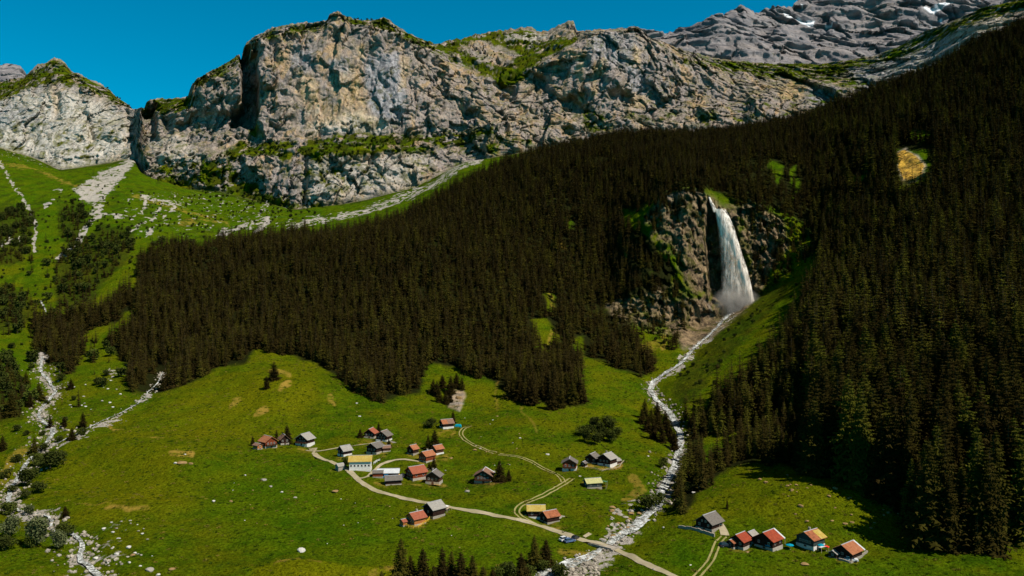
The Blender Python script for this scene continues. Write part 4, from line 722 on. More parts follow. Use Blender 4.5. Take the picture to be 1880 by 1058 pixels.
for q in ((795, 722), (806, 738), (818, 742), (828, 722), (812, 712), (802, 728), (838, 712), (848, 716), (826, 738)): LONE.append((q[0], q[1], q[1]-random.randint(24, 34), 'dark spruce in the clump round the small rock below the forest', 'clump of spruces round the small rock', 1.25))
for q in ((1178, 778), (1188, 792), (1200, 806), (1208, 788), (1215, 812), (1226, 800), (1196, 776), (1232, 812), (1184, 768), (1206, 770), (1222, 788), (1238, 826)): LONE.append((q[0], q[1], q[1]-random.randint(28, 38), 'dark spruce in the grove on the left bank of the middle river', 'grove on the left bank of the middle river', 1.3))
for q in ((940, 715), (952, 735), (965, 722), (975, 742), (1012, 752), (1030, 748), (1050, 742), (1065, 735), (1040, 722), (1022, 700)): LONE.append((q[0], q[1], q[1]-random.randint(38, 50), 'dark spruce at the tip of the forest tongue above the meadow', 'tongue of forest above the meadow', 1.25))
for i, (px, r0, r1, lb, gp, wd) in enumerate(LONE):
    p = ray_row(px, r0); H = (r0-r1)*p.y/F; k = (i*5+2) % 6
    tree_obj('spruce_tree', *HI2[k], (p.x, p.y, p.z-.2), H/24.5, i*1.7, lb, gp, wide=min(1.75, .35+wd*1.15))
# ---- broadleaf trees and bushes: (px, foot row, height px, width px, material, label, group)
BS = []
for s in range(4):
    V, Fc = blob_geo(500+s, 10, 10, 1500, .42, 12); TV, TF = limbs_geo(500+s, 10, 10)
    BS.append((mesh_from('foliage', V, Fc, [M_BROAD]), mesh_from('limbs', TV, TF, [M_BARK])))
WS = []
for s in range(3):
    m_ = BS[s][0].copy(); m_.materials[0] = M_WILLOW; WS.append((m_, BS[s][1]))
BUSH = [(65, 1003, 55, 48, 1, 'largest grey green willow bush beside the left stream', None), (18, 988, 42, 36, 1, 'grey green willow bush at the left picture edge', None), (106, 1008, 38, 30, 1, 'slim grey green willow bush right of the largest one', None), (54, 1006, 22, 24, 0, 'low dark bush at the foot of the largest willow bush', None),
 (92, 860, 32, 56, 0, 'wide dark green bush overhanging the left stream', None), (70, 856, 26, 34, 0, 'dark bush joined to the wide one by the left stream', None), (46, 893, 34, 34, 0, 'dark bush on the right bank of the left stream below the wide one', None), (60, 880, 22, 24, 0, 'small dark bush just above the stream bank bush', None), (12, 945, 26, 34, 0, 'dark green bush at the left picture edge above the willows', None),
 (52, 945, 18, 22, 1, 'small pale bush on the gravel of the left stream', None),
 (790, 786, 18, 26, 0, 'dark bush left of the orange roofed hut', None), (633, 856, 18, 16, 0, 'round dark bush left of the yellow roofed house', None),
 (1186, 938, 30, 40, 0, 'dark bush on the left bank of the river above the bridge', None), (1210, 930, 26, 26, 0, 'dark bush touching the white water above the bridge', None),
 (930, 1070, 42, 40, 0, 'rounded green bush in the bottom row of trees', None), (912, 1075, 34, 26, 0, 'small rounded bush in the bottom row of trees', None), (968, 1068, 30, 40, 0, 'green bush at the foot of the thick spruce pair', None), (1024, 1062, 30, 40, 0, 'green bush on the gravel of the river at the bottom edge', None), (994, 1050, 22, 28, 0, 'low bush between the spruce pair and the gravel', None),
 (130, 582, 22, 20, 0, 'rounded dark tree at the foot of the left mid forest', None)]
for q in ((1075, 812), (1092, 816), (1108, 808), (1120, 812), (1130, 802), (1082, 800), (1100, 794), (1118, 792), (1070, 800), (1090, 786), (1112, 784)): BUSH.append((q[0], q[1], random.randint(18, 26), random.randint(20, 28), 0, 'dark leafy tree in the grove above the pair of chalets', 'leafy grove above the pair of chalets'))
for q in ((1218, 860), (1240, 905), (1245, 935), (1262, 905)): BUSH.append((q[0], q[1], 20, 20, 0, 'low dark bush on the river bank beside the right meadow', 'low bushes on the river bank'))
for i, (px, r0, hp, wp, wl, lb, gp) in enumerate(BUSH):
    p = ray_row(px, r0); H = hp*p.y/F; W = wp*p.y/F; me = (WS if wl else BS)[i % 3]
    e = tree_obj('bush' if hp < 30 or wl else 'leafy_tree', *me, (p.x, p.y, p.z-.1), 1, i*2.1, lb, gp, 'bush' if hp < 30 or wl else 'tree'); e.scale = (W/9.2, W/9.2, H/9.2)

for q in ((38, 700), (62, 728), (40, 742), (85, 742), (30, 792), (48, 800), (78, 800), (108, 812), (120, 776), (150, 800), (30, 850), (78, 830), (112, 845), (8, 880), (70, 905), (46, 915), (22, 905), (112, 700), (135, 735), (20, 640), (60, 660), (98, 660), (10, 1010), (120, 985), (196, 690), (250, 655)):
    p = ray_row(*q); s_ = random.uniform(3.5, 7); me = BS[q[0] % 3]
    e = tree_obj('bush', *me, (p.x, p.y, p.z-.1), 1, q[1]*1.0, 'low dark green bush among the trees beside the left stream', 'low bushes along the left stream', 'bush'); e.scale = (s_/9, s_/9, s_*.8/9)
# ---- tussocks and weeds of the pasture
tsrc = bpy.data.collections.new('pasture sources')
TM = [leaf_mat('pasture weed', (.030, .060, .004), (.075, .110, .006), (.16, .15, .01), 1.0), leaf_mat('dry tussock', (.08, .075, .01), (.20, .17, .03), (.25, .18, .03), 1.0), leaf_mat('dark weed', (.012, .030, .003), (.03, .06, .005), (.05, .08, .005), 1.0)]
for i_ in range(3):
    r = random.Random(900+i_); V, Fc = [], []
    for k in range(34):
        a = r.random()*6.28; q = r.random()**.5*.8; x, y = math.cos(a)*q, math.sin(a)*q; h_ = (.55-.35*q)*r.uniform(.6, 1.2); a2 = r.random()*6.28; w_ = r.uniform(.08, .2); k0 = len(V)
        V += [(x-math.cos(a2)*w_, y-math.sin(a2)*w_, -.05), (x+math.cos(a2)*w_, y+math.sin(a2)*w_, -.05), (x+r.uniform(-.25, .25)+math.cos(a)*.15, y+r.uniform(-.25, .25)+math.sin(a)*.15, h_)]; Fc.append((k0, k0+1, k0+2))
    tsrc.objects.link(bpy.data.objects.new('t%d' % i_, mesh_from('t%d' % i_, V, Fc, [TM[i_]])))
gx, gy = jgrid(-320, 330, 240, 640, 2.6, 21); gpx, gz_, grow, glid = ground_many(gx, gy)
gn = fbm(gx/14, gy/14, 3.1, 3); okk = np.isfinite(gz_) & (gpx > -60) & (gpx < 1940) & (grow < 1090) & (glid < 7) & (RNG.random(len(gx)) < .30+.45*sstep(0, .6, gn))
for p_ in FOREST.values(): okk &= ~inside(gpx, grow, p_)
for nm, pts in RIV.items(): okk &= seg_dist(gpx, grow, [(a, b) for a, b, c in pts])*gy/F > 4
for pts in ([(560, 826), (584, 838), (612, 850), (640, 864), (656, 880), (695, 903), (735, 914), (790, 925), (840, 934), (900, 945), (1000, 968), (1045, 984), (1110, 1004), (1150, 1018), (1185, 1036), (1235, 1057), (1290, 1085)], [(657, 879), (684, 868), (712, 848), (740, 843), (774, 849)], [(575, 830), (640, 820), (712, 808)]): okk &= seg_dist(gpx, grow, pts)*gy/F > 1.9
gi_ = np.nonzero(okk)[0]; yl = fbm(gx[gi_]/40, gy[gi_]/40, 8., 2)
pk_ = np.where(RNG.random(len(gi_)) < .22+.25*yl, 1, np.where(RNG.random(len(gi_)) < .5, 2, 0))
print('tussocks', len(gi_))
wood('pasture_tussocks', 'grass tussocks and weeds dotted over the pasture', okk, 'grass', tsrc, ((gx, gy, gz_+.3), pk_, RNG.uniform(.45, 1.25, len(gi_))))
# ------------------------------------------------------------------ roads, tracks and water laid on the ground
def smooth_path(pts, step=2.2):
    """photo pixels -> evenly spaced points on the terrain"""
    P3 = []
    n = len(pts)
    for i in range(n-1):
        p0, p1, p2, p3 = pts[max(i-1, 0)], pts[i], pts[i+1], pts[min(i+2, n-1)]
        k = max(2, int(math.dist(p1[:2], p2[:2])/3))
        for j in range(k):
            t = j/k; c = [.5*((2*b)+(-a+c_)*t+(2*a-5*b+4*c_-d)*t*t+(-a+3*b-3*c_+d)*t**3) for a, b, c_, d in zip(p0, p1, p2, p3)]
            P3.append((ray_row(c[0], c[1]), c[2] if len(c) > 2 else 0))
    P3.append((ray_row(*pts[-1][:2]), pts[-1][2] if len(pts[-1]) > 2 else 0))
    out = [P3[0]]; acc = 0
    for (a, wa), (b, wb) in zip(P3[:-1], P3[1:]):
        L = (b-a).length; d = step-acc
        while d <= L:
            t = d/L; out.append((a.lerp(b, t), wa+(wb-wa)*t)); d += step
        acc = (acc+L) % step
    xs = np.array([p.x for p, _ in out]); ys = np.array([p.y for p, _ in out]); ws = np.array([q for _, q in out])
    if len(xs) > 8: xs, ys = [gauss1(v[None], 1.5, 1)[0] for v in (xs, ys)]
    return xs, ys, ws
def ribbon(name, pts, width, lift, mat, label, nl=6, step=2.2, jit=0.0, seed=0, flat=None):
    xs, ys, ws = smooth_path(pts, step); n = len(xs); tx, ty = np.gradient(xs), np.gradient(ys); L = np.hypot(tx, ty)+1e-6; nx, ny = -ty/L, tx/L
    V, Fc = [], []; r = random.Random(seed)
    for i in range(n):
        w_ = (ws[i] or width)*(1+jit*float(noise(xs[i]/6+seed, ys[i]/6, 0))); sh = jit*2*float(noise(xs[i]/9, ys[i]/9, 3+seed))
        for j in range(nl):
            q = (j/(nl-1)-.5)*w_+sh; x, y = xs[i]+nx[i]*q, ys[i]+ny[i]*q; z = ground(x, y)+lift
            if flat: z = flat(i, x, y, z)
            if name == 'stream' : z += .25*float(noise(x/1.7, y/1.7, 1))
            V.append((x, y, z))
    for i in range(n-1):
        for j in range(nl-1):
            a = i*nl+j; Fc.append((a, a+1, a+nl+1, a+nl))
    o = bpy.data.objects.new(name, mesh_from(name, V, Fc, [mat], True)); col.objects.link(o)
    return tag(o, label, None, None, 'structure')
B = NB('gravel road'); n = B.noi(B.pos(), .8, 5, .7); B.base(B.mix(B.ramp(B.noi(B.pos(), .15, 3), (.45, 0.), (.7, .5)), B.mix(n, (.22, .18, .11), (.46, .40, .28)), (.20, .18, .07))); M_ROAD = B.m
B = NB('wheel rut'); n = B.noi(B.pos(), 1.2, 5, .7); B.base(B.mix(n, (.12, .12, .02), (.40, .34, .16))); M_RUT = B.m
B = NB('white water'); P = B.pos
n = B.noi(P(), .55, 6, .75, 1.2); n2 = B.noi(P(), .16, 3, .6)
B.base(B.mix(B.ramp(B.math('ADD', B.math('MULTIPLY', n, .75), B.math('MULTIPLY', n2, .25)), (.46, 0.), (.58, 1.)), (.10, .105, .09), (.66, .68, .67))); B.bs.inputs['Roughness'].default_value = .4
B.bump(n, .5, .8); M_WATER = B.m
for nm, lb, sd_ in (('main', 'white water of the river running down from the waterfall under the road', 1), ('left', 'white mountain stream over gravel at the left edge', 2), ('side', 'thin grey side stream joining from the forest', 3)):
    ribbon('stream', [(a, b, c*(.52 if nm == 'main' else .34 if nm == 'left' else .26)) for a, b, c in RIV[nm]], 5, .55, M_WATER, lb, 7, 1.6, .45, sd_)
ribbon('stream', [(74, 552, 1.2), (80, 562, 1.6), (84, 574, 1.2)], 2, .3, M_WATER, 'short white cascade between the trees on the upper left slope', 4, 1.6, .4, 5)
ribbon('stream', [(1190, 955, 3), (1165, 972, 3), (1140, 988, 2.5)], 3, .6, M_WATER, 'narrow side arm of white water above the bridge', 4, 1.6, .4, 6)
BR0, BR1 = ray_row(1082, 994), ray_row(1134, 1012)
def bridge_z(i, x, y, z):
    d = (BR1-BR0); t = ((x-BR0.x)*d.x+(y-BR0.y)*d.y)/(d.x**2+d.y**2)
    return BR0.z*(1-t)+BR1.z*t+.45 if 0 < t < 1 else z
ROADS = [('main_road', [(575, 832), (590, 842), (612, 850), (640, 864), (656, 880), (672, 892), (695, 903), (735, 914), (790, 925), (840, 934), (900, 945), (960, 957), (1000, 968), (1045, 984), (1080, 996), (1110, 1004), (1150, 1018), (1185, 1036), (1235, 1057), (1290, 1085)], 2.7, 'pale gravel road winding from the upper chalets across the bridge'),
 ('road', [(657, 879), (672, 878), (684, 868), (697, 855), (712, 848), (740, 843), (774, 849)], 1.7, 'gravel spur climbing to the middle of the hamlet'),
 ('road', [(560, 826), (575, 830), (600, 826), (640, 820), (700, 812), (712, 808)], 1.4, 'thin gravel lane to the twin dark chalets'),
 ('road', [(1321, 962), (1327, 972), (1331, 984)], 3.0, 'short gravel ramp at the grey roofed barn'), ('path', [(1072, 986), (1086, 978)], 1.6, 'short pale path beside the river boulders')]
for nm, pts, w_, lb in ROADS: ribbon('gravel_'+nm.split('_')[-1], pts, w_, .16, M_ROAD, lb, 4, 1.8, .15, 4, bridge_z if nm == 'main_road' else None)
V = [ray_row(*p) for p in ((566, 824), (583, 823), (578, 832), (583, 843), (596, 848), (575, 838))]; 
o = bpy.data.objects.new('gravel_yard', mesh_from('gravel_yard', [(p.x, p.y, p.z+.22) for p in V], [(0, 1, 2), (0, 2, 5), (5, 2, 3), (5, 3, 4)], [M_ROAD])); col.objects.link(o); tag(o, 'wide gravel turning place where the upper lanes meet', None, None, 'structure')
def track(pts, lb):
    xs, ys, ws = smooth_path(pts, 1.8); tx, ty = np.gradient(xs), np.gradient(ys); L = np.hypot(tx, ty)+1e-6; V, Fc = [], []
    for s in (-1, 1):
        k = len(V)
        for i in range(len(xs)):
            for j in (-.34, .34):
                q = s*.95+j*(1+.3*float(noise(xs[i]/3, ys[i]/3, s))); x, y = xs[i]-ty[i]/L[i]*q, ys[i]+tx[i]/L[i]*q; V.append((x, y, ground(x, y)+.14))
        Fc += [(k+2*i, k+2*i+1, k+2*i+3, k+2*i+2) for i in range(len(xs)-1)]
    o = bpy.data.objects.new('track', mesh_from('track', V, Fc, [M_RUT])); col.objects.link(o); tag(o, lb, None, None, 'structure')
track([(865, 782), (850, 788), (846, 798), (858, 811), (885, 824), (913, 834)], 'two rut track curving down from the orange roofed hut')
track([(913, 834), (945, 838), (970, 845), (1000, 862), (1022, 871), (1032, 880), (1035, 888)], 'two rut track sweeping over the upper meadow')
track([(1052, 878), (1035, 889), (1005, 906), (978, 918), (955, 928), (948, 938), (953, 948), (968, 957), (990, 965)], 'two rut track looping round the yellow roofed barn to the road')
track([(1331, 984), (1320, 994), (1312, 1012), (1305, 1030), (1292, 1045), (1272, 1066)], 'two rut track from the right farmsteads down to the road')

# ------------------------------------------------------------------ waterfall
B = NB('falling water'); P = B.pos
n = B.noi(P((1, 1, .12)), .55, 7, .72, .5); n2 = B.noi(P((1, 1, .3)), .16, 4, .65)
at = B.attr('fade'); B.base(B.mix(B.ramp(n, (.36, 0.), (.62, 1.)), (.46, .42, .37), (.96, .88, .79)))
a = B.math('MULTIPLY', at.outputs['Fac'], B.ramp(B.math('ADD', B.math('MULTIPLY', n, .6), B.math('MULTIPLY', n2, .5)), (.42, .0), (.62, 1.)))
B.set(B.bs.inputs['Alpha'], a); B.bs.inputs['Roughness'].default_value = .6; M_FALL = B.m
def fall_sheet(name, prof, nl, depth, seed, parent, dens):
    """prof: (row, left px, right px, distance): a curtain thrown clear of the wall, bulging towards the valley in the middle"""
    pr = np.array(prof, float); rows = np.linspace(pr[0, 0], pr[-1, 0], 60); l = np.interp(rows, pr[:, 0], pr[:, 1]); r_ = np.interp(rows, pr[:, 0], pr[:, 2]); d = np.interp(rows, pr[:, 0], pr[:, 3])
    V, Fc, fa = [], [], []
    for i, rw in enumerate(rows):
        z = (CY-rw)*d[i]/F
        for j in range(nl):
            t = j/(nl-1); px = l[i]+(r_[i]-l[i])*t; e = math.sin(math.pi*t)
            yy = d[i]-depth*e+1.2*float(noise(px/6, rw/30, seed)); V.append(((px-CX)*d[i]/F, yy, z))
            v = (rw-rows[0])/(rows[-1]-rows[0]); fa.append(min(1, e*3.0)*dens*(1-.35*max(0, v-.75)/.25)*(.62+.5*abs(t-.45)*1.4 if v > .35 else 1))
    for i in range(len(rows)-1):
        for j in range(nl-1): a_ = i*nl+j; Fc.append((a_, a_+1, a_+nl+1, a_+nl))
    me = mesh_from(name, V, Fc, [M_FALL], True); at = me.attributes.new('fade', 'FLOAT', 'POINT'); at.data.foreach_set('value', np.clip(np.array(fa, np.float32), 0, 1))
    o = bpy.data.objects.new(name, me); col.objects.link(o); o.parent = parent; return o
wf = bpy.data.objects.new('waterfall', None); col.objects.link(wf)
tag(wf, 'tall white waterfall plunging down the dark gorge wall', 'waterfall')
D0 = 752
fall_sheet('curtain', [(386, 1312, 1330, D0), (400, 1314, 1339, D0-3), (430, 1321, 1350, D0-6), (470, 1329, 1362, D0-9), (510, 1328, 1373, D0-11), (545, 1326, 1386, D0-12), (568, 1322, 1390, D0-12)], 26, 3.2, 1, wf, .82)
fall_sheet('veil', [(410, 1316, 1336, D0+1), (450, 1320, 1354, D0-2), (500, 1324, 1370, D0-6), (540, 1322, 1388, D0-9), (572, 1310, 1400, D0-10)], 20, 2.5, 23, wf, .42)
fall_sheet('curtain', [(386, 1313, 1329, D0+1), (430, 1322, 1348, D0-4), (510, 1334, 1370, D0-8), (566, 1334, 1384, D0-9)], 20, 2.0, 5, wf, .7)
fall_sheet('main_jet', [(384, 1312, 1332, D0-1), (400, 1318, 1341, D0-5), (420, 1328, 1349, D0-8), (450, 1340, 1358, D0-11), (500, 1356, 1374, D0-14), (540, 1366, 1383, D0-15), (562, 1370, 1388, D0-15)], 12, 2.2, 9, wf, 1.25)
fall_sheet('upper_jet', [(362, 1300, 1304, D0+6), (372, 1303, 1309, D0+4), (390, 1309, 1320, D0)], 6, .8, 12, wf, 1.3)
# spray at the foot: a small cloud of drifting drops
B = NB('spray'); B.t.nodes.remove(B.bs); vol = B.n('ShaderNodeVolumePrincipled'); B.t.links.new(vol.outputs[0], B.out.inputs['Volume'])
tc = B.n('ShaderNodeTexCoord'); ln_ = B.n('ShaderNodeVectorMath', operation='LENGTH'); B.t.links.new(tc.outputs['Object'], ln_.inputs[0])
fall_ = B.math('POWER', B.math('SUBTRACT', 1.0, ln_.outputs['Value'], True), 1.3)
B.set(vol.inputs['Density'], B.math('MULTIPLY', fall_, B.math('MULTIPLY', B.ramp(B.noi(B.pos(), .14, 3), (.35, .15), (.65, 1.)), .30))); vol.inputs['Color'].default_value = (1, .96, .9, 1); vol.inputs['Anisotropy'].default_value = .2
import bmesh
bm = bmesh.new(); bmesh.ops.create_icosphere(bm, subdivisions=3, radius=1); me = bpy.data.meshes.new('spray'); bm.to_mesh(me); bm.free(); me.materials.append(B.m)
p = Vector(((1352-CX)*(D0-18)/F, D0-18, (CY-556)*(D0-18)/F))
o = bpy.data.objects.new('spray_cloud', me); col.objects.link(o); o.location = p; o.scale = (24, 14, 17); tag(o, 'white spray drifting at the foot of the waterfall', 'mist', None, 'stuff')

# ------------------------------------------------------------------ stones
B = NB('field stone'); n = B.noi(B.pos(), .9, 5, .7); oi = B.n('ShaderNodeObjectInfo')
B.base(B.mix(n, (.20, .175, .145), B.mix(oi.outputs['Random'], (.32, .29, .25), (.46, .42, .36)))); B.bump(n, .3, 1.); M_STONE = B.m
B = NB('rusty stone'); n = B.noi(B.pos(), .9, 5, .7); B.base(B.mix(n, (.12, .075, .03), (.40, .26, .12))); M_RSTONE = B.m
B = NB('white limestone'); n = B.noi(B.pos(), .9, 5, .7); B.base(B.mix(n, (.36, .34, .30), (.62, .59, .54))); M_WSTONE = B.m
def rock_geo(seed, sub=2):
    bm = bmesh.new(); bmesh.ops.create_icosphere(bm, subdivisions=sub, radius=1); r = np.random.default_rng(seed)
    co = np.array([v.co[:] for v in bm.verts]); cut = r.normal(size=(9, 3)); cut /= np.linalg.norm(cut, axis=1)[:, None]; h = r.uniform(.55, .85, 9)
    for c_, hh_ in zip(cut, h):
        d = co@c_; m = d > hh_; co[m] -= np.outer(d[m]-hh_, c_)
    co *= (1+.10*noise(co[:, 0]*2+seed, co[:, 1]*2, co[:, 2]*2))[:, None]; co[:, 2] *= .72
    Fc = [tuple(v.index for v in f.verts) for f in bm.faces]; bm.free(); return co, Fc
B = NB('bed stone'); n = B.noi(B.pos(), .5, 5, .7); B.base(B.mix(B.ramp(n, (.35, 0.), (.65, 1.)), (.11, .095, .075), (.42, .37, .30))); M_BED = B.m
ROCKS = {}
for k, m in (('grey', M_STONE), ('rust', M_RSTONE), ('white', M_WSTONE)):
    ROCKS[k] = [mesh_from('boulder', *rock_geo(s), [m]) for s in range(5)]
def boulder(px, row, wpx, kind='grey', label=None, group=None, i=0, flat=1.0):
    p = ray_row(px, row); s = wpx*p.y/F*.46; o = bpy.data.objects.new('boulder', ROCKS[kind][i % 5]); col.objects.link(o); o.location = (p.x, p.y, p.z+s*.10)
    o.scale = (s, s*.8, s*flat); o.rotation_euler = (0, 0, i*1.3); tag(o, label, 'boulder', group); return o
NAMED = [(553, 1013, 20, 'white', 'big pale boulder alone in the meadow near the bottom edge', 1.0), (857, 903, 15, 'grey', 'flat grey boulder in the meadow below the grey gabled house', .6), (424, 921, 8, 'rust', 'brown boulder in the left meadow, right of a pale one', .9), (392, 921, 8, 'white', 'pale boulder in the left meadow, left of a brown one', .9),
 (484, 882, 16, 'grey', 'low wide boulder in the left meadow', .45), (497, 894, 8, 'grey', 'small grey boulder just below the low wide one', .8), (517, 904, 8, 'white', 'small pale boulder in the meadow left of the gravel road', .7), (542, 914, 8, 'grey', 'small boulder directly below the pale one near the gravel road', .7), (615, 903, 18, 'rust', 'long low brown boulder beside the gravel road', .35),
 (450, 873, 6, 'white', 'tiny white boulder above the low wide one', .8), (275, 1048, 20, 'grey', 'large grey boulder at the bottom edge in the left meadow', .8), (290, 1056, 12, 'white', 'pale boulder beside the large grey one at the bottom edge', .7), (316, 1046, 14, 'rust', 'rusty boulder near the bottom edge', .7), (236, 1006, 13, 'white', 'pale boulder in the stony meadow right of the left stream', .8), (214, 1018, 12, 'white', 'white boulder below another pale one near the left stream', .8),
 (176, 1026, 12, 'white', 'white boulder at the left stream bank near the bottom', .8), (243, 1020, 14, 'rust', 'brownish boulder in the stony meadow', .6), (334, 851, 20, 'rust', 'orange rock outcrop on the meadow knoll', .5), (322, 851, 9, 'white', 'pale stone at the left end of the orange outcrop', .7), (350, 852, 11, 'rust', 'small orange stone at the right end of the outcrop', .7),
 (340, 835, 6, 'white', 'tiny pale stone just above the orange outcrop', .7), (1200, 1046, 8, 'grey', 'boulder in the meadow right of the road near the bottom', .7), (1268, 1038, 6, 'white', 'small white boulder in the lower right meadow', .7), (1218, 969, 6, 'white', 'small white boulder between river and right farm track', .8), (842, 732, 14, 'rust', 'brown rock face standing in the small clump of spruces', 1.1),
 (1478, 1037, 22, 'rust', 'long rusty stone pile below the orange umbrella meadow', .35), (1372, 1014, 10, 'rust', 'low brown stone below the red roofed barns', .5), (965, 946, 6, 'grey', 'stone beside the yellow roofed barn', .6), (1035, 949, 6, 'white', 'small pale stone right of the brown roofed barn', .7), (1005, 835, 9, 'white', 'pale boulder beside the reddish bush left of the red gabled chalet', .7),
 (872, 827, 11, 'rust', 'brown boulder in the meadow above the lone chalet', .6), (828, 842, 10, 'rust', 'brown boulder right of the hamlet', .6), (882, 824, 8, 'grey', 'grey boulder beside the two rut track', .6), (1287, 895, 18, 'grey', 'pale rock outcrop at the upper edge of the right meadow', .8), (1273, 905, 9, 'white', 'white stone next to the outcrop at the right meadow edge', .8), (1065, 875, 8, 'white', 'flat white stone above the pale roofed hut', .4), (1190, 838, 6, 'white', 'tiny white stone in the meadow near the middle river', .7),
 (1318, 832, 8, 'white', 'pale stone at the river edge under the right forest', .8), (655, 741, 7, 'white', 'small stone high on the meadow under the forest', .7), (660, 765, 7, 'white', 'small pale stone above the twin dark chalets', .7), (955, 805, 7, 'white', 'small pale stone on the upper meadow', .7)]
for i, (px, rw, wp, k, lb, fl) in enumerate(NAMED): boulder(px, rw, wp, k, lb, None, i, fl)
rr_ = random.Random(4)
def scatter(polyg, n, kinds, smin, smax, lb, gp):
    xs_, ys_ = zip(*polyg); c = 0
    while c < n:
        px, rw = rr_.uniform(min(xs_), max(xs_)), rr_.uniform(min(ys_), max(ys_))
        if not inside(np.array([px]), np.array([rw]), polyg)[0]: continue
        boulder(px, rw, rr_.uniform(smin, smax), rr_.choice(kinds), lb, gp, c, rr_.uniform(.5, .9)); c += 1
scatter([(1380, 880), (1480, 860), (1600, 895), (1660, 935), (1610, 985), (1480, 960), (1400, 930)], 34, ('rust',), 5, 13, 'rusty brown stone strewn over the upper right meadow', 'rusty stones on the upper right meadow')
scatter([(1105, 930), (1165, 915), (1195, 950), (1140, 985), (1100, 995)], 26, ('rust', 'grey'), 6, 17, 'brownish boulder on the bank above the bridge', 'brownish boulders on the bank above the bridge')
scatter([(180, 960), (250, 950), (300, 1000), (260, 1050), (190, 1040)], 26, ('white', 'grey'), 3, 9, 'pale stone in the rough ground right of the left stream', 'pale stones right of the left stream')
scatter([(120, 690), (230, 680), (240, 740), (160, 770), (110, 740)], 20, ('white', 'grey'), 3, 8, 'pale stone between the two upper left streams', 'pale stones between the upper left streams')
scatter([(380, 880), (700, 905), (900, 960), (900, 1010), (560, 1000), (400, 960)], 22, ('white', 'rust'), 2.5, 5, 'tiny stone in the lower meadow', 'tiny stones in the lower meadow')
scatter([(620, 740), (900, 740), (1000, 800), (900, 900), (830, 880), (740, 800)], 24, ('white', 'rust', 'grey'), 2.5, 6, 'small stone on the upper meadow round the hamlet', 'small stones on the upper meadow')
# stones of the stream beds: uncountable, one mesh
base_r = [rock_geo(50+s, 1) for s in range(4)]; V, Fc = [], []
for nm, pts in RIV.items():
    xs, ys, ws = smooth_path([(a, b, c) for a, b, c in pts], 1.0)
    for i in range(len(xs)):
        for _ in range(3 if nm != 'side' else 1):
            sp_ = ws[i]*(1.05 if nm == 'main' else 1.5)
            q = rr_.gauss(0, .5)*sp_; 
            if abs(q) < ws[i]*.3 and rr_.random() < .8: continue
            x, y = xs[i]+q+rr_.uniform(-1, 1), ys[i]+rr_.uniform(-1, 1)+q*.3; s = rr_.uniform(.2, 1.0)**3*1.1+.18
            z = ground(x, y)+s*.3; co, fc = base_r[rr_.randrange(4)]; a_ = rr_.random()*6.28; k = len(V); ca, sa = math.cos(a_)*s, math.sin(a_)*s
            V += [(x+c[0]*ca-c[1]*sa, y+c[0]*sa+c[1]*ca, z+c[2]*s) for c in co]; Fc += [tuple(v+k for v in f) for f in fc]
for _ in range(900):                               # the wide gravel fan below the bridge
    px, rw = rr_.uniform(985, 1100), rr_.uniform(1012, 1075)
    if rw < 1012+(1100-px)*.42: continue
    p = ray_row(px, rw); s = rr_.uniform(.2, 1)**3*1.0+.16; co, fc = base_r[rr_.randrange(4)]; k = len(V); V += [(p.x+c[0]*s, p.y+c[1]*s, p.z+.2*s+c[2]*s) for c in co]; Fc += [tuple(v+k for v in f) for f in fc]
o = bpy.data.objects.new('stream_stones', mesh_from('stream_stones', V, Fc, [M_BED])); col.objects.link(o); tag(o, 'pale rubble and cobbles lining the stream beds', 'rubble', None, 'stuff')
# ------------------------------------------------------------------ chalets, barns, cars and small things
def paint(name, c0, c1, sc=1.2, stripes=0.0, rough=.8, axis=0, stain=None):
    B = NB(name); n = B.noi(B.obj(), sc, 5, .7); c = B.mix(B.ramp(n, (.3, 0.), (.7, 1.)), c0, c1)
    if stain: c = B.mix(B.ramp(B.noi(B.obj((1, 1, .4)), .5, 4, .7), (.50, 0.), (.64, .8)), c, stain)
    if stripes:
        wv = B.n('ShaderNodeTexWave'); wv.bands_direction = 'XYZ'[axis]; B.t.links.new(B.obj(), wv.inputs['Vector']); wv.inputs['Scale'].default_value = stripes; wv.inputs['Distortion'].default_value = .6
        c = B.mix(B.ramp(wv.outputs[0], (.0, .45), (.35, 0.)), c, tuple(v*.45 for v in c0)); B.bump(wv.outputs[0], .05, .8)
    B.base(c); B.bs.inputs['Roughness'].default_value = rough; return B.m
RM = dict(rust=paint('rusted sheet roof', (.26, .085, .04), (.42, .16, .08), 1.0, 1.6, .6, 1, (.16, .06, .035)), red=paint('red sheet roof', (.24, .045, .025), (.36, .08, .04), .9, 1.6, .6, 1, (.22, .05, .03)), orange=paint('orange sheet roof', (.30, .11, .055), (.42, .18, .09), .9, 1.6, .6, 1, (.28, .10, .05)),
          grey=paint('grey shingle roof', (.10, .088, .078), (.20, .18, .16), 2.0, 1.1, .8, 2), pale=paint('pale slab roof', (.20, .185, .165), (.38, .36, .325), 1.5, 1.1, .7, 2, (.30, .28, .25)), white=paint('bright metal roof', (.48, .49, .50), (.66, .67, .68), .8, 1.6, .45, 1),
          brown=paint('brown shingle roof', (.15, .085, .06), (.27, .16, .115), 1.6, 1.1, .8, 2), redbrown=paint('red brown shingle roof', (.22, .065, .04), (.36, .12, .07), 1.6, 1.1, .8, 2), yellow=paint('straw yellow sheet roof', (.34, .23, .05), (.52, .38, .10), 1.2, 1.4, .65, 1, (.48, .40, .14)), lime=paint('pale yellow green roof', (.36, .35, .14), (.52, .50, .25), 1.2, 1.4, .65, 1))
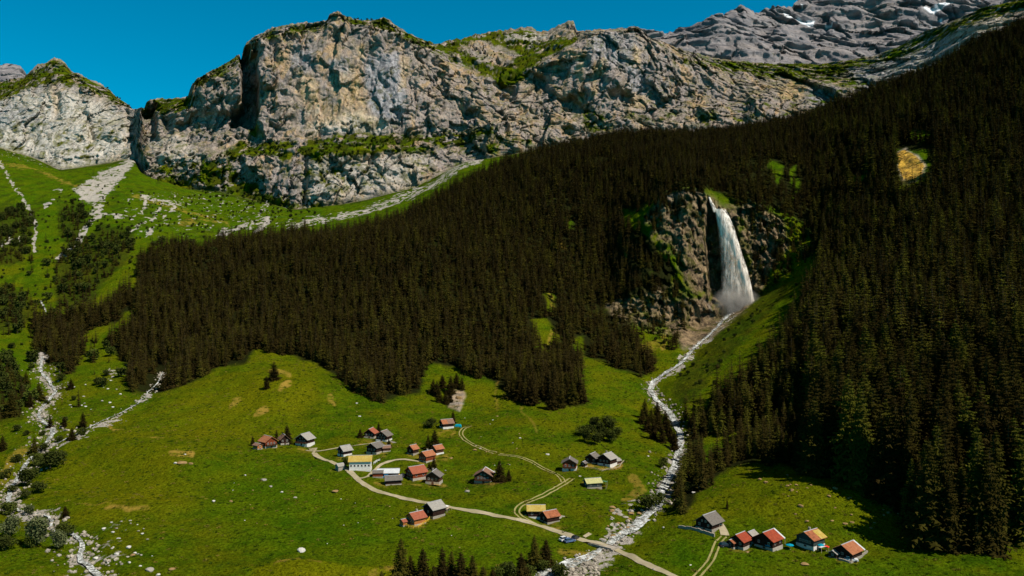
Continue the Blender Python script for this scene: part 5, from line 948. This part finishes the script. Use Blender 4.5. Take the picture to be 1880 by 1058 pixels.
WM = dict(dark=paint('dark weathered timber', (.020, .011, .009), (.055, .030, .022), 2, 2.2, .85, 2), brown=paint('brown timber', (.055, .025, .015), (.11, .055, .032), 2, 2.2, .85, 2), red=paint('reddish timber', (.15, .035, .016), (.26, .065, .028), 2, 2.2, .8, 2), orange=paint('orange timber', (.38, .13, .035), (.52, .21, .07), 2, 2.2, .8, 2),
          white=paint('white rendered wall', (.50, .48, .44), (.68, .66, .62), 1.5), teal=paint('dark teal boards', (.03, .045, .045), (.07, .09, .085), 2, 2.2, .8, 2), stone=paint('field stone wall', (.17, .145, .115), (.38, .34, .28), 2.5), plaster=paint('pale stone plinth', (.24, .21, .17), (.44, .39, .33), 1.8))
B = NB('window glass'); B.bs.inputs['IOR'].default_value = 1.45; B.base((.02, .025, .03)); B.bs.inputs['Roughness'].default_value = .12; B.bs.inputs['Specular IOR Level'].default_value = .5; M_GLASS = B.m
M_FRAME = paint('white window paint', (.42, .38, .33), (.58, .54, .48)); M_DOOR = paint('dark door', (.06, .03, .02), (.12, .06, .035)); M_TEAL = paint('turquoise fabric', (.0, .20, .30), (.01, .28, .40)); M_REDF = paint('red fabric', (.55, .03, .02), (.7, .05, .03)); M_WHITEF = paint('white fabric', (.7, .7, .7), (.82, .82, .82)); M_YEL = paint('yellow paint', (.6, .36, .03), (.75, .48, .05)); M_GREENF = paint('green awning cloth', (.06, .16, .10), (.10, .24, .15)); M_WOODP = paint('light worn wood', (.34, .27, .19), (.55, .46, .35)); M_TYRE = paint('tyre rubber', (.015, .015, .015), (.03, .03, .03)); M_METAL = paint('grey metal', (.3, .3, .32), (.45, .45, .48))
def add(name, V, Fc, mat, parent, loc=None):
    o = bpy.data.objects.new(name, mesh_from(name, V, Fc, [mat])); col.objects.link(o); o.parent = parent
    if loc: o.location = loc
    return o
def box(x0, x1, y0, y1, z0, z1):
    V = [(x0, y0, z0), (x1, y0, z0), (x1, y1, z0), (x0, y1, z0), (x0, y0, z1), (x1, y0, z1), (x1, y1, z1), (x0, y1, z1)]
    return V, [(0, 3, 2, 1), (4, 5, 6, 7), (0, 1, 5, 4), (1, 2, 6, 5), (2, 3, 7, 6), (3, 0, 4, 7)]
def boxes(*bs):
    V, Fc = [], []
    for b in bs:
        v, f = box(*b); k = len(V); V += v; Fc += [tuple(i+k for i in q) for q in f]
    return V, Fc
def slope_slab(x0, z0, x1, z1, y0, y1, th):
    V = [(x0, y0, z0), (x1, y0, z1), (x1, y1, z1), (x0, y1, z0)]; V += [(a, b, c-th) for a, b, c in V]
    return V, [(0, 1, 2, 3), (7, 6, 5, 4), (0, 4, 5, 1), (1, 5, 6, 2), (2, 6, 7, 3), (3, 7, 4, 0)]
def merge(*gs):
    V, Fc = [], []
    for v, f in gs: k = len(V); V += list(v); Fc += [tuple(i+k for i in q) for q in f]
    return V, Fc
def window(parent, axis, u, v, z, w_=.85, h=.95, frame=None):
    w_ *= .85; h *= .85
    """axis: 'front' (plane y=v facing -y), 'right' (x=v facing +x), 'left'"""
    t = .06; g = .06
    if axis == 'front':
        fr = boxes((u-w_/2-t, u-w_/2, v-g, v, z-t, z+h+t), (u+w_/2, u+w_/2+t, v-g, v, z-t, z+h+t), (u-w_/2, u+w_/2, v-g, v, z-t, z), (u-w_/2, u+w_/2, v-g, v, z+h, z+h+t), (u-.03, u+.03, v-g, v-.02, z, z+h)); pn = box(u-w_/2, u+w_/2, v-.03, v-.012, z, z+h)
    else:
        s = 1 if axis == 'right' else -1; a, b = sorted((v, v+s*g)); c, d = sorted((v+s*.012, v+s*.03))
        fr = boxes((a, b, u-w_/2-t, u-w_/2, z-t, z+h+t), (a, b, u+w_/2, u+w_/2+t, z-t, z+h+t), (a, b, u-w_/2, u+w_/2, z-t, z), (a, b, u-w_/2, u+w_/2, z+h, z+h+t)); pn = box(c, d, u-w_/2, u+w_/2, z, z+h)
    f = add('window', *fr, frame or M_FRAME, parent); add('pane', *pn, M_GLASS, f)
def house(label, px, row, W, D, hw, hr, rot, roof, wall, base='plaster', hb=1.2, cat='chalet', name='chalet', ov=.7, win=2, chim=False, balc=False, patch=None, edge=False, door=True, sidewin=0, group=None):
    p = ray_row(px, row); e = bpy.data.objects.new(name, None); col.objects.link(e); zz = min(p.z, min(ground(p.x+dx*W*.4, p.y+dy*D*.4) for dx, dy in ((1, 1), (-1, 1), (1, -1), (-1, -1)))+1.3)
    e.location = (p.x, p.y, zz); e.rotation_euler = (0, 0, R(rot)); tag(e, label, cat, group)
    W *= .82; D *= .82; hb *= .75; hw *= .92; hr *= .86; w2, d2 = W/2, D/2
    add('stone_base', *box(-w2-.12, w2+.12, -d2-.12, d2+.12, -3.0, hb), WM[base], e)
    z0, z1, z2 = hb, hb+hw, hb+hw+hr
    V = [(-w2, -d2, z0), (w2, -d2, z0), (w2, -d2, z1), (0, -d2, z2), (-w2, -d2, z1), (-w2, d2, z0), (w2, d2, z0), (w2, d2, z1), (0, d2, z2), (-w2, d2, z1)]
    add('wall', V, [(0, 1, 2, 3, 4), (9, 8, 7, 6, 5), (1, 6, 7, 2), (5, 0, 4, 9), (0, 5, 6, 1)], WM[wall], e)
    k = hr/w2; th = .2; xo = w2+ov; zo = z2-k*xo+.22
    L_ = slope_slab(-xo, zo, 0, z2+.22, -d2-ov, d2+ov, th); R_ = slope_slab(0, z2+.22, xo, zo, -d2-ov, d2+ov, th)
    rf = add('roof', *merge(L_, R_), RM[roof], e)
    add('ridge_cap', *box(-.16, .16, -d2-ov-.02, d2+ov+.02, z2+.14, z2+.28), M_METAL, rf)
    if chim: add('chimney', *box(-w2*.35, -w2*.35+.7, .3, 1.0, z2-k*w2*.35-.2, z2+.9), WM['stone'], rf)
    if patch: add('roof_patch', *slope_slab(w2*.15, z2+.26-k*w2*.15, xo+.02, zo+.04, -d2*patch[1]-ov*(patch[1] > .9), d2*patch[2]+ov*(patch[2] > .9), .03), RM[patch[0]], e)
    if edge: add('verge_board', *slope_slab(-.02, z2+.27, xo+.04, zo+.05, d2+ov-.75, d2+ov+.06, .26), RM['white'], e)
    if win:
        n = win
        for i in range(n):
            u = -w2*.55+i*(w2*1.1/max(1, n-1)) if n > 1 else 0
            window(e, 'front', u, -d2, z0+max(.5, hw*.35))
        if hw > 3.4 or hr > 2.2:
            for u in (-.75, .75): window(e, 'front', u, -d2, z1+.1, .65, .7)
    for i in range(sidewin): window(e, 'right', -d2+D*(i+.5)/sidewin, w2, z0+hw*.35)
    if door: add('door', *box(w2*.05-.5, w2*.05+.5, -d2-.18, -d2-.125, 0.05, min(hb, 1.9) if hb > 1.6 else hb-.05), M_DOOR, e)
    if balc:
        add('balcony', *boxes((-w2+.3, w2-.3, -d2-1.1, -d2-.06, z0+.1, z0+.24), (-w2+.3, w2-.3, -d2-1.12, -d2-1.04, z0+.35, z0+1.0), (-w2+.3, -w2+.38, -d2-1.04, -d2-.06, z0+.35, z0+1.0), (w2-.38, w2-.3, -d2-1.04, -d2-.06, z0+.35, z0+1.0)), WM['brown'], e)
    return e
H = house
H('red timber chalet with brown orange roof at the far left of the hamlet', 492, 821, 8, 7.5, 2.6, 2.5, 48, 'orange', 'red', hb=1.5, win=3, balc=True)
H('small shed with yellow door leaning left of the brown orange roofed chalet', 473, 824, 3.6, 4.5, 1.6, .9, 55, 'brown', 'orange', 'stone', .6, 'shed', 'shed', .4, 1)
H('dark timber hut half hidden under the broad spruce at the far left', 521, 815, 5, 5.5, 2.6, 2.2, 30, 'brown', 'dark', hb=1.0, win=2)
H('dark chalet with pale grey roof standing alone above the gravel turning place', 560, 816, 9, 8, 2.5, 2.9, -22, 'pale', 'dark', 'white', 1.5, win=4, balc=True)
H('small dark chalet with light grey roof behind the yellow roofed house', 633, 836, 6, 6, 2.2, 2.2, -42, 'pale', 'dark', 'white', 1.3, win=2)
H('dark chalet with grey brown roof and white window spots right of the yellow roofed house', 689, 832, 7.5, 7.5, 2.6, 2.1, -28, 'grey', 'dark', 'plaster', 1.5, win=3)
H('low brown annex at the right of the grey brown roofed chalet', 709, 829, 3.6, 4.6, 1.6, 1.0, -70, 'brown', 'brown', 'plaster', .8, 'shed', 'shed', .4, 1)
H('big house with bright yellow roof and white walls, widest in the hamlet', 662, 861, 8, 12, 4.2, 2.2, -84, 'yellow', 'white', 'white', .6, 'house', 'house', .6, 3, sidewin=6)
H('tiny stone hut left of the yellow roofed house', 624, 862, 3.8, 3.8, 1.5, 1.1, -50, 'pale', 'stone', 'stone', .5, 'hut', 'stone_hut', .3, 1)
H('left one of the twin dark chalets, with red brown roof', 681, 803, 7, 6.5, 2.2, 2.4, -12, 'redbrown', 'dark', 'plaster', 1.1, win=3)
H('right one of the twin dark chalets, with grey roof side', 705, 809, 8, 7, 2.4, 2.6, -20, 'brown', 'dark', 'white', 1.3, win=3, patch=('grey', 1, 1))
H('hut with orange and brown roof next to the blue tarpaulin high on the meadow', 820, 785, 6.5, 8, 2.2, 2.2, -62, 'brown', 'dark', 'white', 1.1, 'hut', 'hut', .6, 1, patch=('orange', 1, -.1))
H('dark hut with salmon roof under the left side of the big broad spruce', 758, 833, 5, 5, 2.3, 1.9, -35, 'orange', 'dark', 'stone', .8, 'hut', 'hut', .5, 1)
H('red gabled house with salmon roof edge below the big broad spruce', 784, 846, 6.6, 7.5, 2.6, 2.1, -42, 'orange', 'red', 'plaster', .8, 'house', 'house', .5, 3, chim=True)
H('orange roofed hut just right of the big broad spruce', 803, 833, 4.8, 6, 2.2, 1.8, -45, 'orange', 'brown', 'white', 1.0, 'hut', 'hut', .5, 1)
H('long low red barn with white metal roof in the lower hamlet', 713, 875, 5, 11.5, 2.0, 1.5, -86, 'white', 'red', 'stone', .5, 'barn', 'barn', .5, 1, sidewin=3)
H('low red shed with grey roof at the left end of the white roofed barn', 694, 875, 3.8, 5.5, 1.7, 1.0, -84, 'grey', 'red', 'stone', .4, 'shed', 'shed', .3, 0)
H('house with large red brown roof between the white roofed barn and the spruce', 764, 877, 8.2, 9, 2.6, 2.6, -52, 'redbrown', 'red', 'plaster', .9, 'house', 'house', .6, 3, sidewin=2)
H('dark shed with grey brown roof at the lower left of the hamlet', 722, 889, 5.4, 8.5, 2.0, 1.6, -76, 'grey', 'dark', 'plaster', .7, 'shed', 'shed', .5, 1)
H('gabled house with grey roof and pale windows at the lower right of the hamlet', 797, 887, 7.6, 6.5, 2.8, 2.3, -12, 'grey', 'brown', 'plaster', 1.5, win=3, chim=True, cat='house', name='house')
H('lone dark brown chalet with spruces at its right in mid meadow', 889, 884, 9.6, 8, 2.6, 2.6, -8, 'brown', 'brown', 'plaster', 1.4, win=4, balc=True, edge=True)
H('dark hut with bright silver grey roof beside the road', 797, 946, 7.2, 7.5, 3.0, 2.3, -44, 'pale', 'dark', 'stone', .8, 'hut', 'hut', .6, 1)
H('orange timber house with red brown roof inside the small fenced yard', 764, 961, 6.4, 6.4, 2.4, 1.9, -48, 'redbrown', 'orange', 'plaster', .7, 'house', 'house', .6, 3, chim=True)
H('tiny red shed at the lower left corner of the fenced yard', 742, 964, 3, 3, 1.4, .8, -48, 'redbrown', 'orange', 'stone', .3, 'shed', 'shed', .3, 0)
H('dark barn with straw yellow roof inside the track loop', 984, 948, 7, 8.2, 2.6, 1.7, -89, 'yellow', 'dark', 'white', .8, 'barn', 'barn', .5, 1, sidewin=2)
H('dark barn with brown orange roof touching the yellow roofed one', 1009, 957, 6.6, 7, 2.2, 1.9, -58, 'orange', 'dark', 'stone', .7, 'barn', 'barn', .5, 1, patch=('rust', .6, 1))
H('red fronted chalet with white base and grey roof on the right of the track', 1046, 863, 8, 7, 2.8, 2.2, -8, 'grey', 'red', 'white', 1.9, win=3, balc=True)
H('left and smaller chalet of the joined dark pair below the leafy grove', 1088, 850, 7.2, 6.5, 2.4, 2.2, -30, 'grey', 'dark', 'plaster', 1.1, win=2)
H('right and larger chalet of the joined dark pair with pale roof', 1115, 853, 8.6, 8, 2.9, 2.4, -38, 'pale', 'dark', 'white', 1.3, win=3, chim=True)
H('small lean shed with pale roof at the right of the joined chalet pair', 1133, 852, 3.4, 4, 1.6, .9, -50, 'pale', 'brown', 'plaster', .5, 'shed', 'shed', .3, 1)
H('small dark shed at the left foot of the joined chalet pair', 1072, 857, 3, 3.4, 1.4, .8, -30, 'grey', 'dark', 'plaster', .7, 'shed', 'shed', .3, 1)
H('hut with pale yellow green roof standing alone on the right meadow', 1088, 894, 5.6, 8.4, 2.2, 1.6, -74, 'lime', 'teal', 'stone', .5, 'hut', 'hut', .5, 1, sidewin=2)
H('dark barn with weathered grey brown roof and stone terrace beside the river', 1302, 969, 8.4, 9, 2.3, 2.9, -46, 'grey', 'dark', 'stone', 1.0, 'barn', 'barn', .7, 2)
H('red roofed barn, leftmost of the right farmsteads', 1359, 1003, 6.6, 6.4, 2.3, 2.1, -46, 'red', 'dark', 'plaster', .9, 'barn', 'barn', .6, 2)
H('low annex with grey sheet roof behind the leftmost red roofed barn', 1379, 994, 4, 4.6, 2.2, 1.3, -46, 'pale', 'dark', 'plaster', .7, 'shed', 'shed', .4, 0)
H('low annex with faded brown roof in front of the leftmost red roofed barn', 1345, 1004, 3.4, 4.4, 1.7, .9, -46, 'rust', 'dark', 'plaster', .5, 'shed', 'shed', .4, 1)
H('large red roofed barn with white roof edge among the right farmsteads', 1411, 1003, 8.6, 8.0, 2.8, 2.5, -48, 'red', 'dark', 'plaster', 1.0, 'barn', 'barn', .7, 2, edge=True, sidewin=2)
H('barn with orange brown roof patched in yellow among the right farmsteads', 1488, 1000, 8.4, 8.2, 2.7, 2.2, -54, 'rust', 'teal', 'white', .9, 'barn', 'barn', .7, 4, patch=('yellow', -.1, 1), chim=True)
H('barn with orange roof and white edge, rightmost of the right farmsteads', 1556, 1023, 8.2, 9, 2.2, 2.3, -50, 'orange', 'dark', 'stone', 1.2, 'barn', 'barn', .7, 1, edge=True)
H('small annex with stone roof at the left of the rightmost barn', 1533, 1023, 3.6, 4, 1.4, .9, -50, 'pale', 'brown', 'stone', .5, 'shed', 'shed', .3, 1)
def empty_at(name, px, row, rot, label, cat, group=None, dz=0):
    p = ray_row(px, row); e = bpy.data.objects.new(name, None); col.objects.link(e); e.location = (p.x, p.y, p.z+dz); e.rotation_euler = (0, 0, R(rot)); return tag(e, label, cat, group)
def cyl(cx, cy, z0, z1, r0, r1=None, n=10, ax='z'):
    r1 = r0 if r1 is None else r1; V = []
    for z, r in ((z0, r0), (z1, r1)):
        for j in range(n):
            a = 6.283*j/n; q = (math.cos(a)*r, math.sin(a)*r); V.append((cx+q[0], cy+q[1], z) if ax == 'z' else (z, cx+q[0], cy+q[1]))
    return V, [tuple(range(n-1, -1, -1)), tuple(range(n, 2*n))]+[(j, (j+1) % n, n+(j+1) % n, n+j) for j in range(n)]
def car(px, row, rot, c, label, cat='car', tall=1.0):
    e = empty_at('parked_car', px, row, rot, label, cat, 'cars parked on the grass', .08); m = paint('car paint '+label[:12], tuple(v*.8 for v in c), c, .5, 0, .25); m.node_tree.nodes['Principled BSDF'].inputs['IOR'].default_value = 1.45; m.node_tree.nodes['Principled BSDF'].inputs['Specular IOR Level'].default_value = .6
    prof = [(-2.2, .35), (-2.2, .85), (-2.05, 1.0), (-1.9, 1.02), (1.0, 1.0), (1.95, .88), (2.15, .7), (2.2, .35)]
    V = [(x, s*.88, z) for s in (-1, 1) for x, z in prof]; n = len(prof); add('body', V, [tuple(range(n)), tuple(range(2*n-1, n-1, -1))]+[(i, i+n, (i+1) % n+n, (i+1) % n) for i in range(n)], m, e)
    t = 1.0+.58*tall; cab = [(-2.0, 1.02), (-1.75, t-.05), (-1.4, t), (.05, t), (.95, 1.0)]; V = [(x, s*(.80 if z < 1.1 else .66), z) for s in (-1, 1) for x, z in cab]; n = 5
    g = add('windows', V, [tuple(range(n)), tuple(range(2*n-1, n-1, -1))]+[(i, i+n, (i+1) % n+n, (i+1) % n) for i in range(n)], M_GLASS, e)
    add('roof', *box(-1.78, .1, -.67, .67, t-.02, t+.05), m, e)
    for x in (-1.35, 1.35):
        for s in (-1, 1):
            w_ = add('wheel', *merge(*[((lambda V, Fc: ([(a[1]+x, a[0], a[2]) for a in V], Fc))(*cyl(0, .33, s*.72 if s > 0 else -.92, s*.92 if s > 0 else -.72, .33, n=12, ax='x')))]), M_TYRE, e)
            add('rim', *[(lambda V, Fc: ([(a[1]+x, a[0], a[2]) for a in V], Fc))(*cyl(0, .33, .90*s-.02*(s < 0), .93*s+.02*(s < 0)+.0, .19, n=10, ax='x'))][0], M_METAL, w_)
    for s in (-1, 1): add('headlight', *box(2.08, 2.17, s*.62-.16, s*.62+.16, .66, .80), M_WHITEF, e); add('tail_light', *box(-2.23, -2.19, s*.66-.12, s*.66+.12, .75, .9), M_REDF, e)
    return e
car(1563, 1031, -12, (.75, .76, .78), 'white estate car in front of the rightmost barn', tall=1.15); car(1331, 1004, 20, (.02, .025, .04), 'dark car at the left of the leftmost red roofed barn')
car(1037, 993, 35, (.70, .72, .75), 'white car, leftmost of the three by the bridge', tall=1.1); car(1046, 996, 30, (.10, .16, .30), 'blue grey car in the middle of the three by the bridge'); car(1056, 991, 60, (.015, .015, .02), 'black car nearest the road of the three by the bridge')
car(741, 876, 60, (.03, .03, .035), 'black car in the yard between the white and the red brown roofs'); car(712, 878, 10, (.04, .25, .50), 'blue car in front of the long white roofed barn')
def umbrella(px, row, m, label, r=1.7, h=2.1):
    e = empty_at('parasol', px, row, px*7, label, 'parasol'); add('pole', *cyl(0, 0, 0, h+.15, .04, n=8), M_METAL, e)
    V = [(0, 0, h)]+[(math.cos(6.283*j/8)*r, math.sin(6.283*j/8)*r, h-.45) for j in range(8)]+[(math.cos(6.283*j/8)*r*1.0, math.sin(6.283*j/8)*r, h-.62) for j in range(8)]
    add('canopy', V, [(0, 1+j, 1+(j+1) % 8) for j in range(8)]+[(1+j, 9+j, 9+(j+1) % 8, 1+(j+1) % 8) for j in range(8)], m, e); add('foot', *cyl(0, 0, -.1, .12, .3, n=10), WM['stone'], e)
umbrella(1412, 1009, M_TEAL, 'turquoise parasol in front of the large red roofed barn', 1.6); umbrella(1450, 1009, M_TEAL, 'turquoise parasol standing alone on the grass between two barns', 1.4); umbrella(1507, 1009, M_TEAL, 'light turquoise parasol beside the red one', 1.3); umbrella(1517, 1012, M_REDF, 'red parasol at the yellow patched barn', 1.1)
def awning(px, row, rot, W, D, h, m, label, cat='awning', name='awning', dz=0):
    e = empty_at(name, px, row, rot, label, cat, dz=dz)
    for x in (-W/2+.1, W/2-.1):
        for y in (-D/2+.1, D/2-.1): add('post', *box(x-.05, x+.05, y-.05, y+.05, -.6, h-.1), M_WOODP, e)
    V, Fc = [], []; n = 5
    for i in range(n):
        for j in range(n): V.append((-W/2+W*i/(n-1), -D/2+D*j/(n-1), h+.25*math.sin(math.pi*i/(n-1))-.12*j))
    Fc = [(i*n+j, (i+1)*n+j, (i+1)*n+j+1, i*n+j+1) for i in range(n-1) for j in range(n-1)]; V2 = V+[(a, b, c-.05) for a, b, c in V]; k = n*n
    Fc += [tuple(q+k for q in reversed(f)) for f in Fc]; add('cloth', V2, Fc, m, e); return e
awning(814, 938, -20, 4, 3, 2.2, M_WHITEF, 'white awning over a seating place right of the silver roofed hut'); awning(780, 870, 30, 4.4, 2.6, 2.2, M_WHITEF, 'white awning right of the large red brown roof'); awning(1512, 1013, 10, 3, 2.2, 1.8, M_WHITEF, 'white party tent below the turquoise and red parasols', 'tent', 'tent')
awning(1106, 891, -20, 4.2, 3, 2.0, M_GREENF, 'green awning at the right of the yellow green roofed hut'); awning(1107, 896, -20, 3.4, 2, 1.2, WM['red'], 'red cloth screen below the green awning'); awning(1431, 998, -48, 3.4, 2.2, 2.4, M_GREENF, 'green awning on the large red roofed barn'); awning(1498, 999, -30, 3.6, 2, 1.8, M_YEL, 'yellow awning under the patched roof'); awning(1319, 969, -46, 1.8, 1.5, 1.7, M_TEAL, 'small turquoise sunshade at the grey roofed barn', 'sunshade', 'sunshade')
awning(820, 937, 60, 3, 3, 1.0, M_WOODP, 'wooden table with benches beside the white awning', 'table', 'garden_table'); awning(797, 892, -12, 6, 2, .5, M_YEL, 'yellowish timber terrace in front of the pale windowed house', 'terrace', 'terrace')
e = empty_at('tarpaulin', 841, 784, -6, 'bright blue tarpaulin draped over stacked hay beside the orange patched hut', 'tarpaulin')
V = [(x*1.9, y*1.1, z) for z, k in ((-.3, 1.0), (.9, .97), (1.5, .7)) for x, y in ((-k, -k), (k, -k), (k, k), (-k, k))]; add('cover', V, [(8, 9, 10, 11)]+[(a+j, a+(j+1) % 4, a+4+(j+1) % 4, a+4+j) for a in (0, 4) for j in range(4)], M_TEAL, e); add('stack', *box(-1.7, 1.7, -.9, .9, -.4, .4), M_WOODP, e)
e = empty_at('handcart', 733, 876, 10, 'small yellow cart parked beside the black car in the hamlet', 'cart'); add('tray', *box(-1, 1, -.6, .6, .5, 1.2), M_YEL, e)
for s in (-.7, .7): add('wheel', *[(lambda V, Fc: ([(a[1], a[0], a[2]) for a in V], Fc))(*cyl(0, .35, s-.06, s+.06, .35, n=12, ax='x'))][0], M_TYRE, e)
def wall_line(name, pts, h, th, mat, label, cat, posts=False):
    P_ = [ray_row(*p) for p in pts]; e = bpy.data.objects.new(name, None); col.objects.link(e); e.location = P_[0]; tag(e, label, cat); g = []; rails = []; r = random.Random(len(label))
    for a, b in zip(P_[:-1], P_[1:]):
        L = math.hypot(b.x-a.x, b.y-a.y); n = max(1, int(L/(1.6 if posts else 1.1))); d = ((b.x-a.x)/L, (b.y-a.y)/L); nn = (-d[1]*th/2, d[0]*th/2)
        for i in range(n):
            def pt(t, z, s): x, y = a.x+d[0]*L*t, a.y+d[1]*L*t; return (x+nn[0]*s-P_[0].x, y+nn[1]*s-P_[0].y, ground(x, y)+z-P_[0].z)
            t0, t1 = i/n, (i+1)/n-.004; hh_ = h*(1 if posts else r.uniform(.8, 1.1))
            q = lambda za, zb: ([pt(t0, za, -1), pt(t1, za, -1), pt(t1, za, 1), pt(t0, za, 1), pt(t0, zb, -1), pt(t1, zb, -1), pt(t1, zb, 1), pt(t0, zb, 1)], box(0, 1, 0, 1, 0, 1)[1])
            if posts:
                rails += [q(h*.45, h*.55), q(h*.85, h*.95)]; c = pt(t0, 0, 0); g.append(box(c[0]-.07, c[0]+.07, c[1]-.07, c[1]+.07, c[2]-.4, c[2]+h))
            else: g.append(q(-1.2, hh_))
    if posts:
        for pp in g: add('post', *pp, mat, e)
        add('rails', *merge(*rails), mat, e)
    else: add('masonry', *merge(*g), mat, e)
wall_line('stone_wall', [(1246, 969), (1270, 972), (1292, 979), (1312, 986)], 1.1, .6, WM['stone'], 'dry stone terrace wall below the grey roofed barn', 'wall')
wall_line('wooden_fence', [(734, 962), (750, 969), (768, 970), (786, 958), (790, 950)], 1.1, .08, M_YEL, 'wooden fence round the orange timber house', 'fence', True)
wall_line('wooden_fence', [(850, 783), (866, 783)], 1.0, .2, WM['brown'], 'short brown fence right of the blue tarpaulin', 'fence', True)
wall_line('wooden_fence', [(856, 886), (890, 892), (924, 889)], .9, .1, WM['brown'], 'low dark fence in front of the lone brown chalet', 'fence', True)
wall_line('wooden_fence', [(1080, 860), (1105, 866), (1138, 858), (1146, 848)], .9, .1, M_WOODP, 'low wooden fence below the joined chalet pair', 'fence', True)
wall_line('wooden_fence', [(686, 853), (692, 849), (698, 847)], 1.2, .12, M_WHITEF, 'short white fence right of the yellow roofed house', 'fence', True)
wall_line('stone_wall', [(1015, 960), (1025, 955), (1032, 949)], .5, .6, WM['plaster'], 'low pale kerb wall right of the brown orange roofed barn', 'wall')
wall_line('stone_wall', [(1540, 1028), (1560, 1034), (1580, 1024), (1592, 1014)], .7, .6, WM['stone'], 'low stone wall along the rightmost barn', 'wall')
# bridge carrying the road over the river
d = BR1-BR0; e = bpy.data.objects.new('road_bridge', None); col.objects.link(e); mid_ = (BR0+BR1)/2; e.location = mid_; e.rotation_euler = (0, 0, math.atan2(d.y, d.x)); tag(e, 'small concrete bridge carrying the gravel road over the river', 'bridge')
L = math.hypot(d.x, d.y); add('deck', *box(-L*.38, L*.38, -1.9, 1.9, -.25, .36), WM['plaster'], e)
for s in (-1, 1): add('abutment', *box(s*L*.38-.8, s*L*.38+.8, -2.1, 2.1, -3.5, .30), WM['stone'], e); add('kerb', *box(-L*.38, L*.38, s*1.82-.15, s*1.82+.15, .362, .62), WM['plaster'], e)
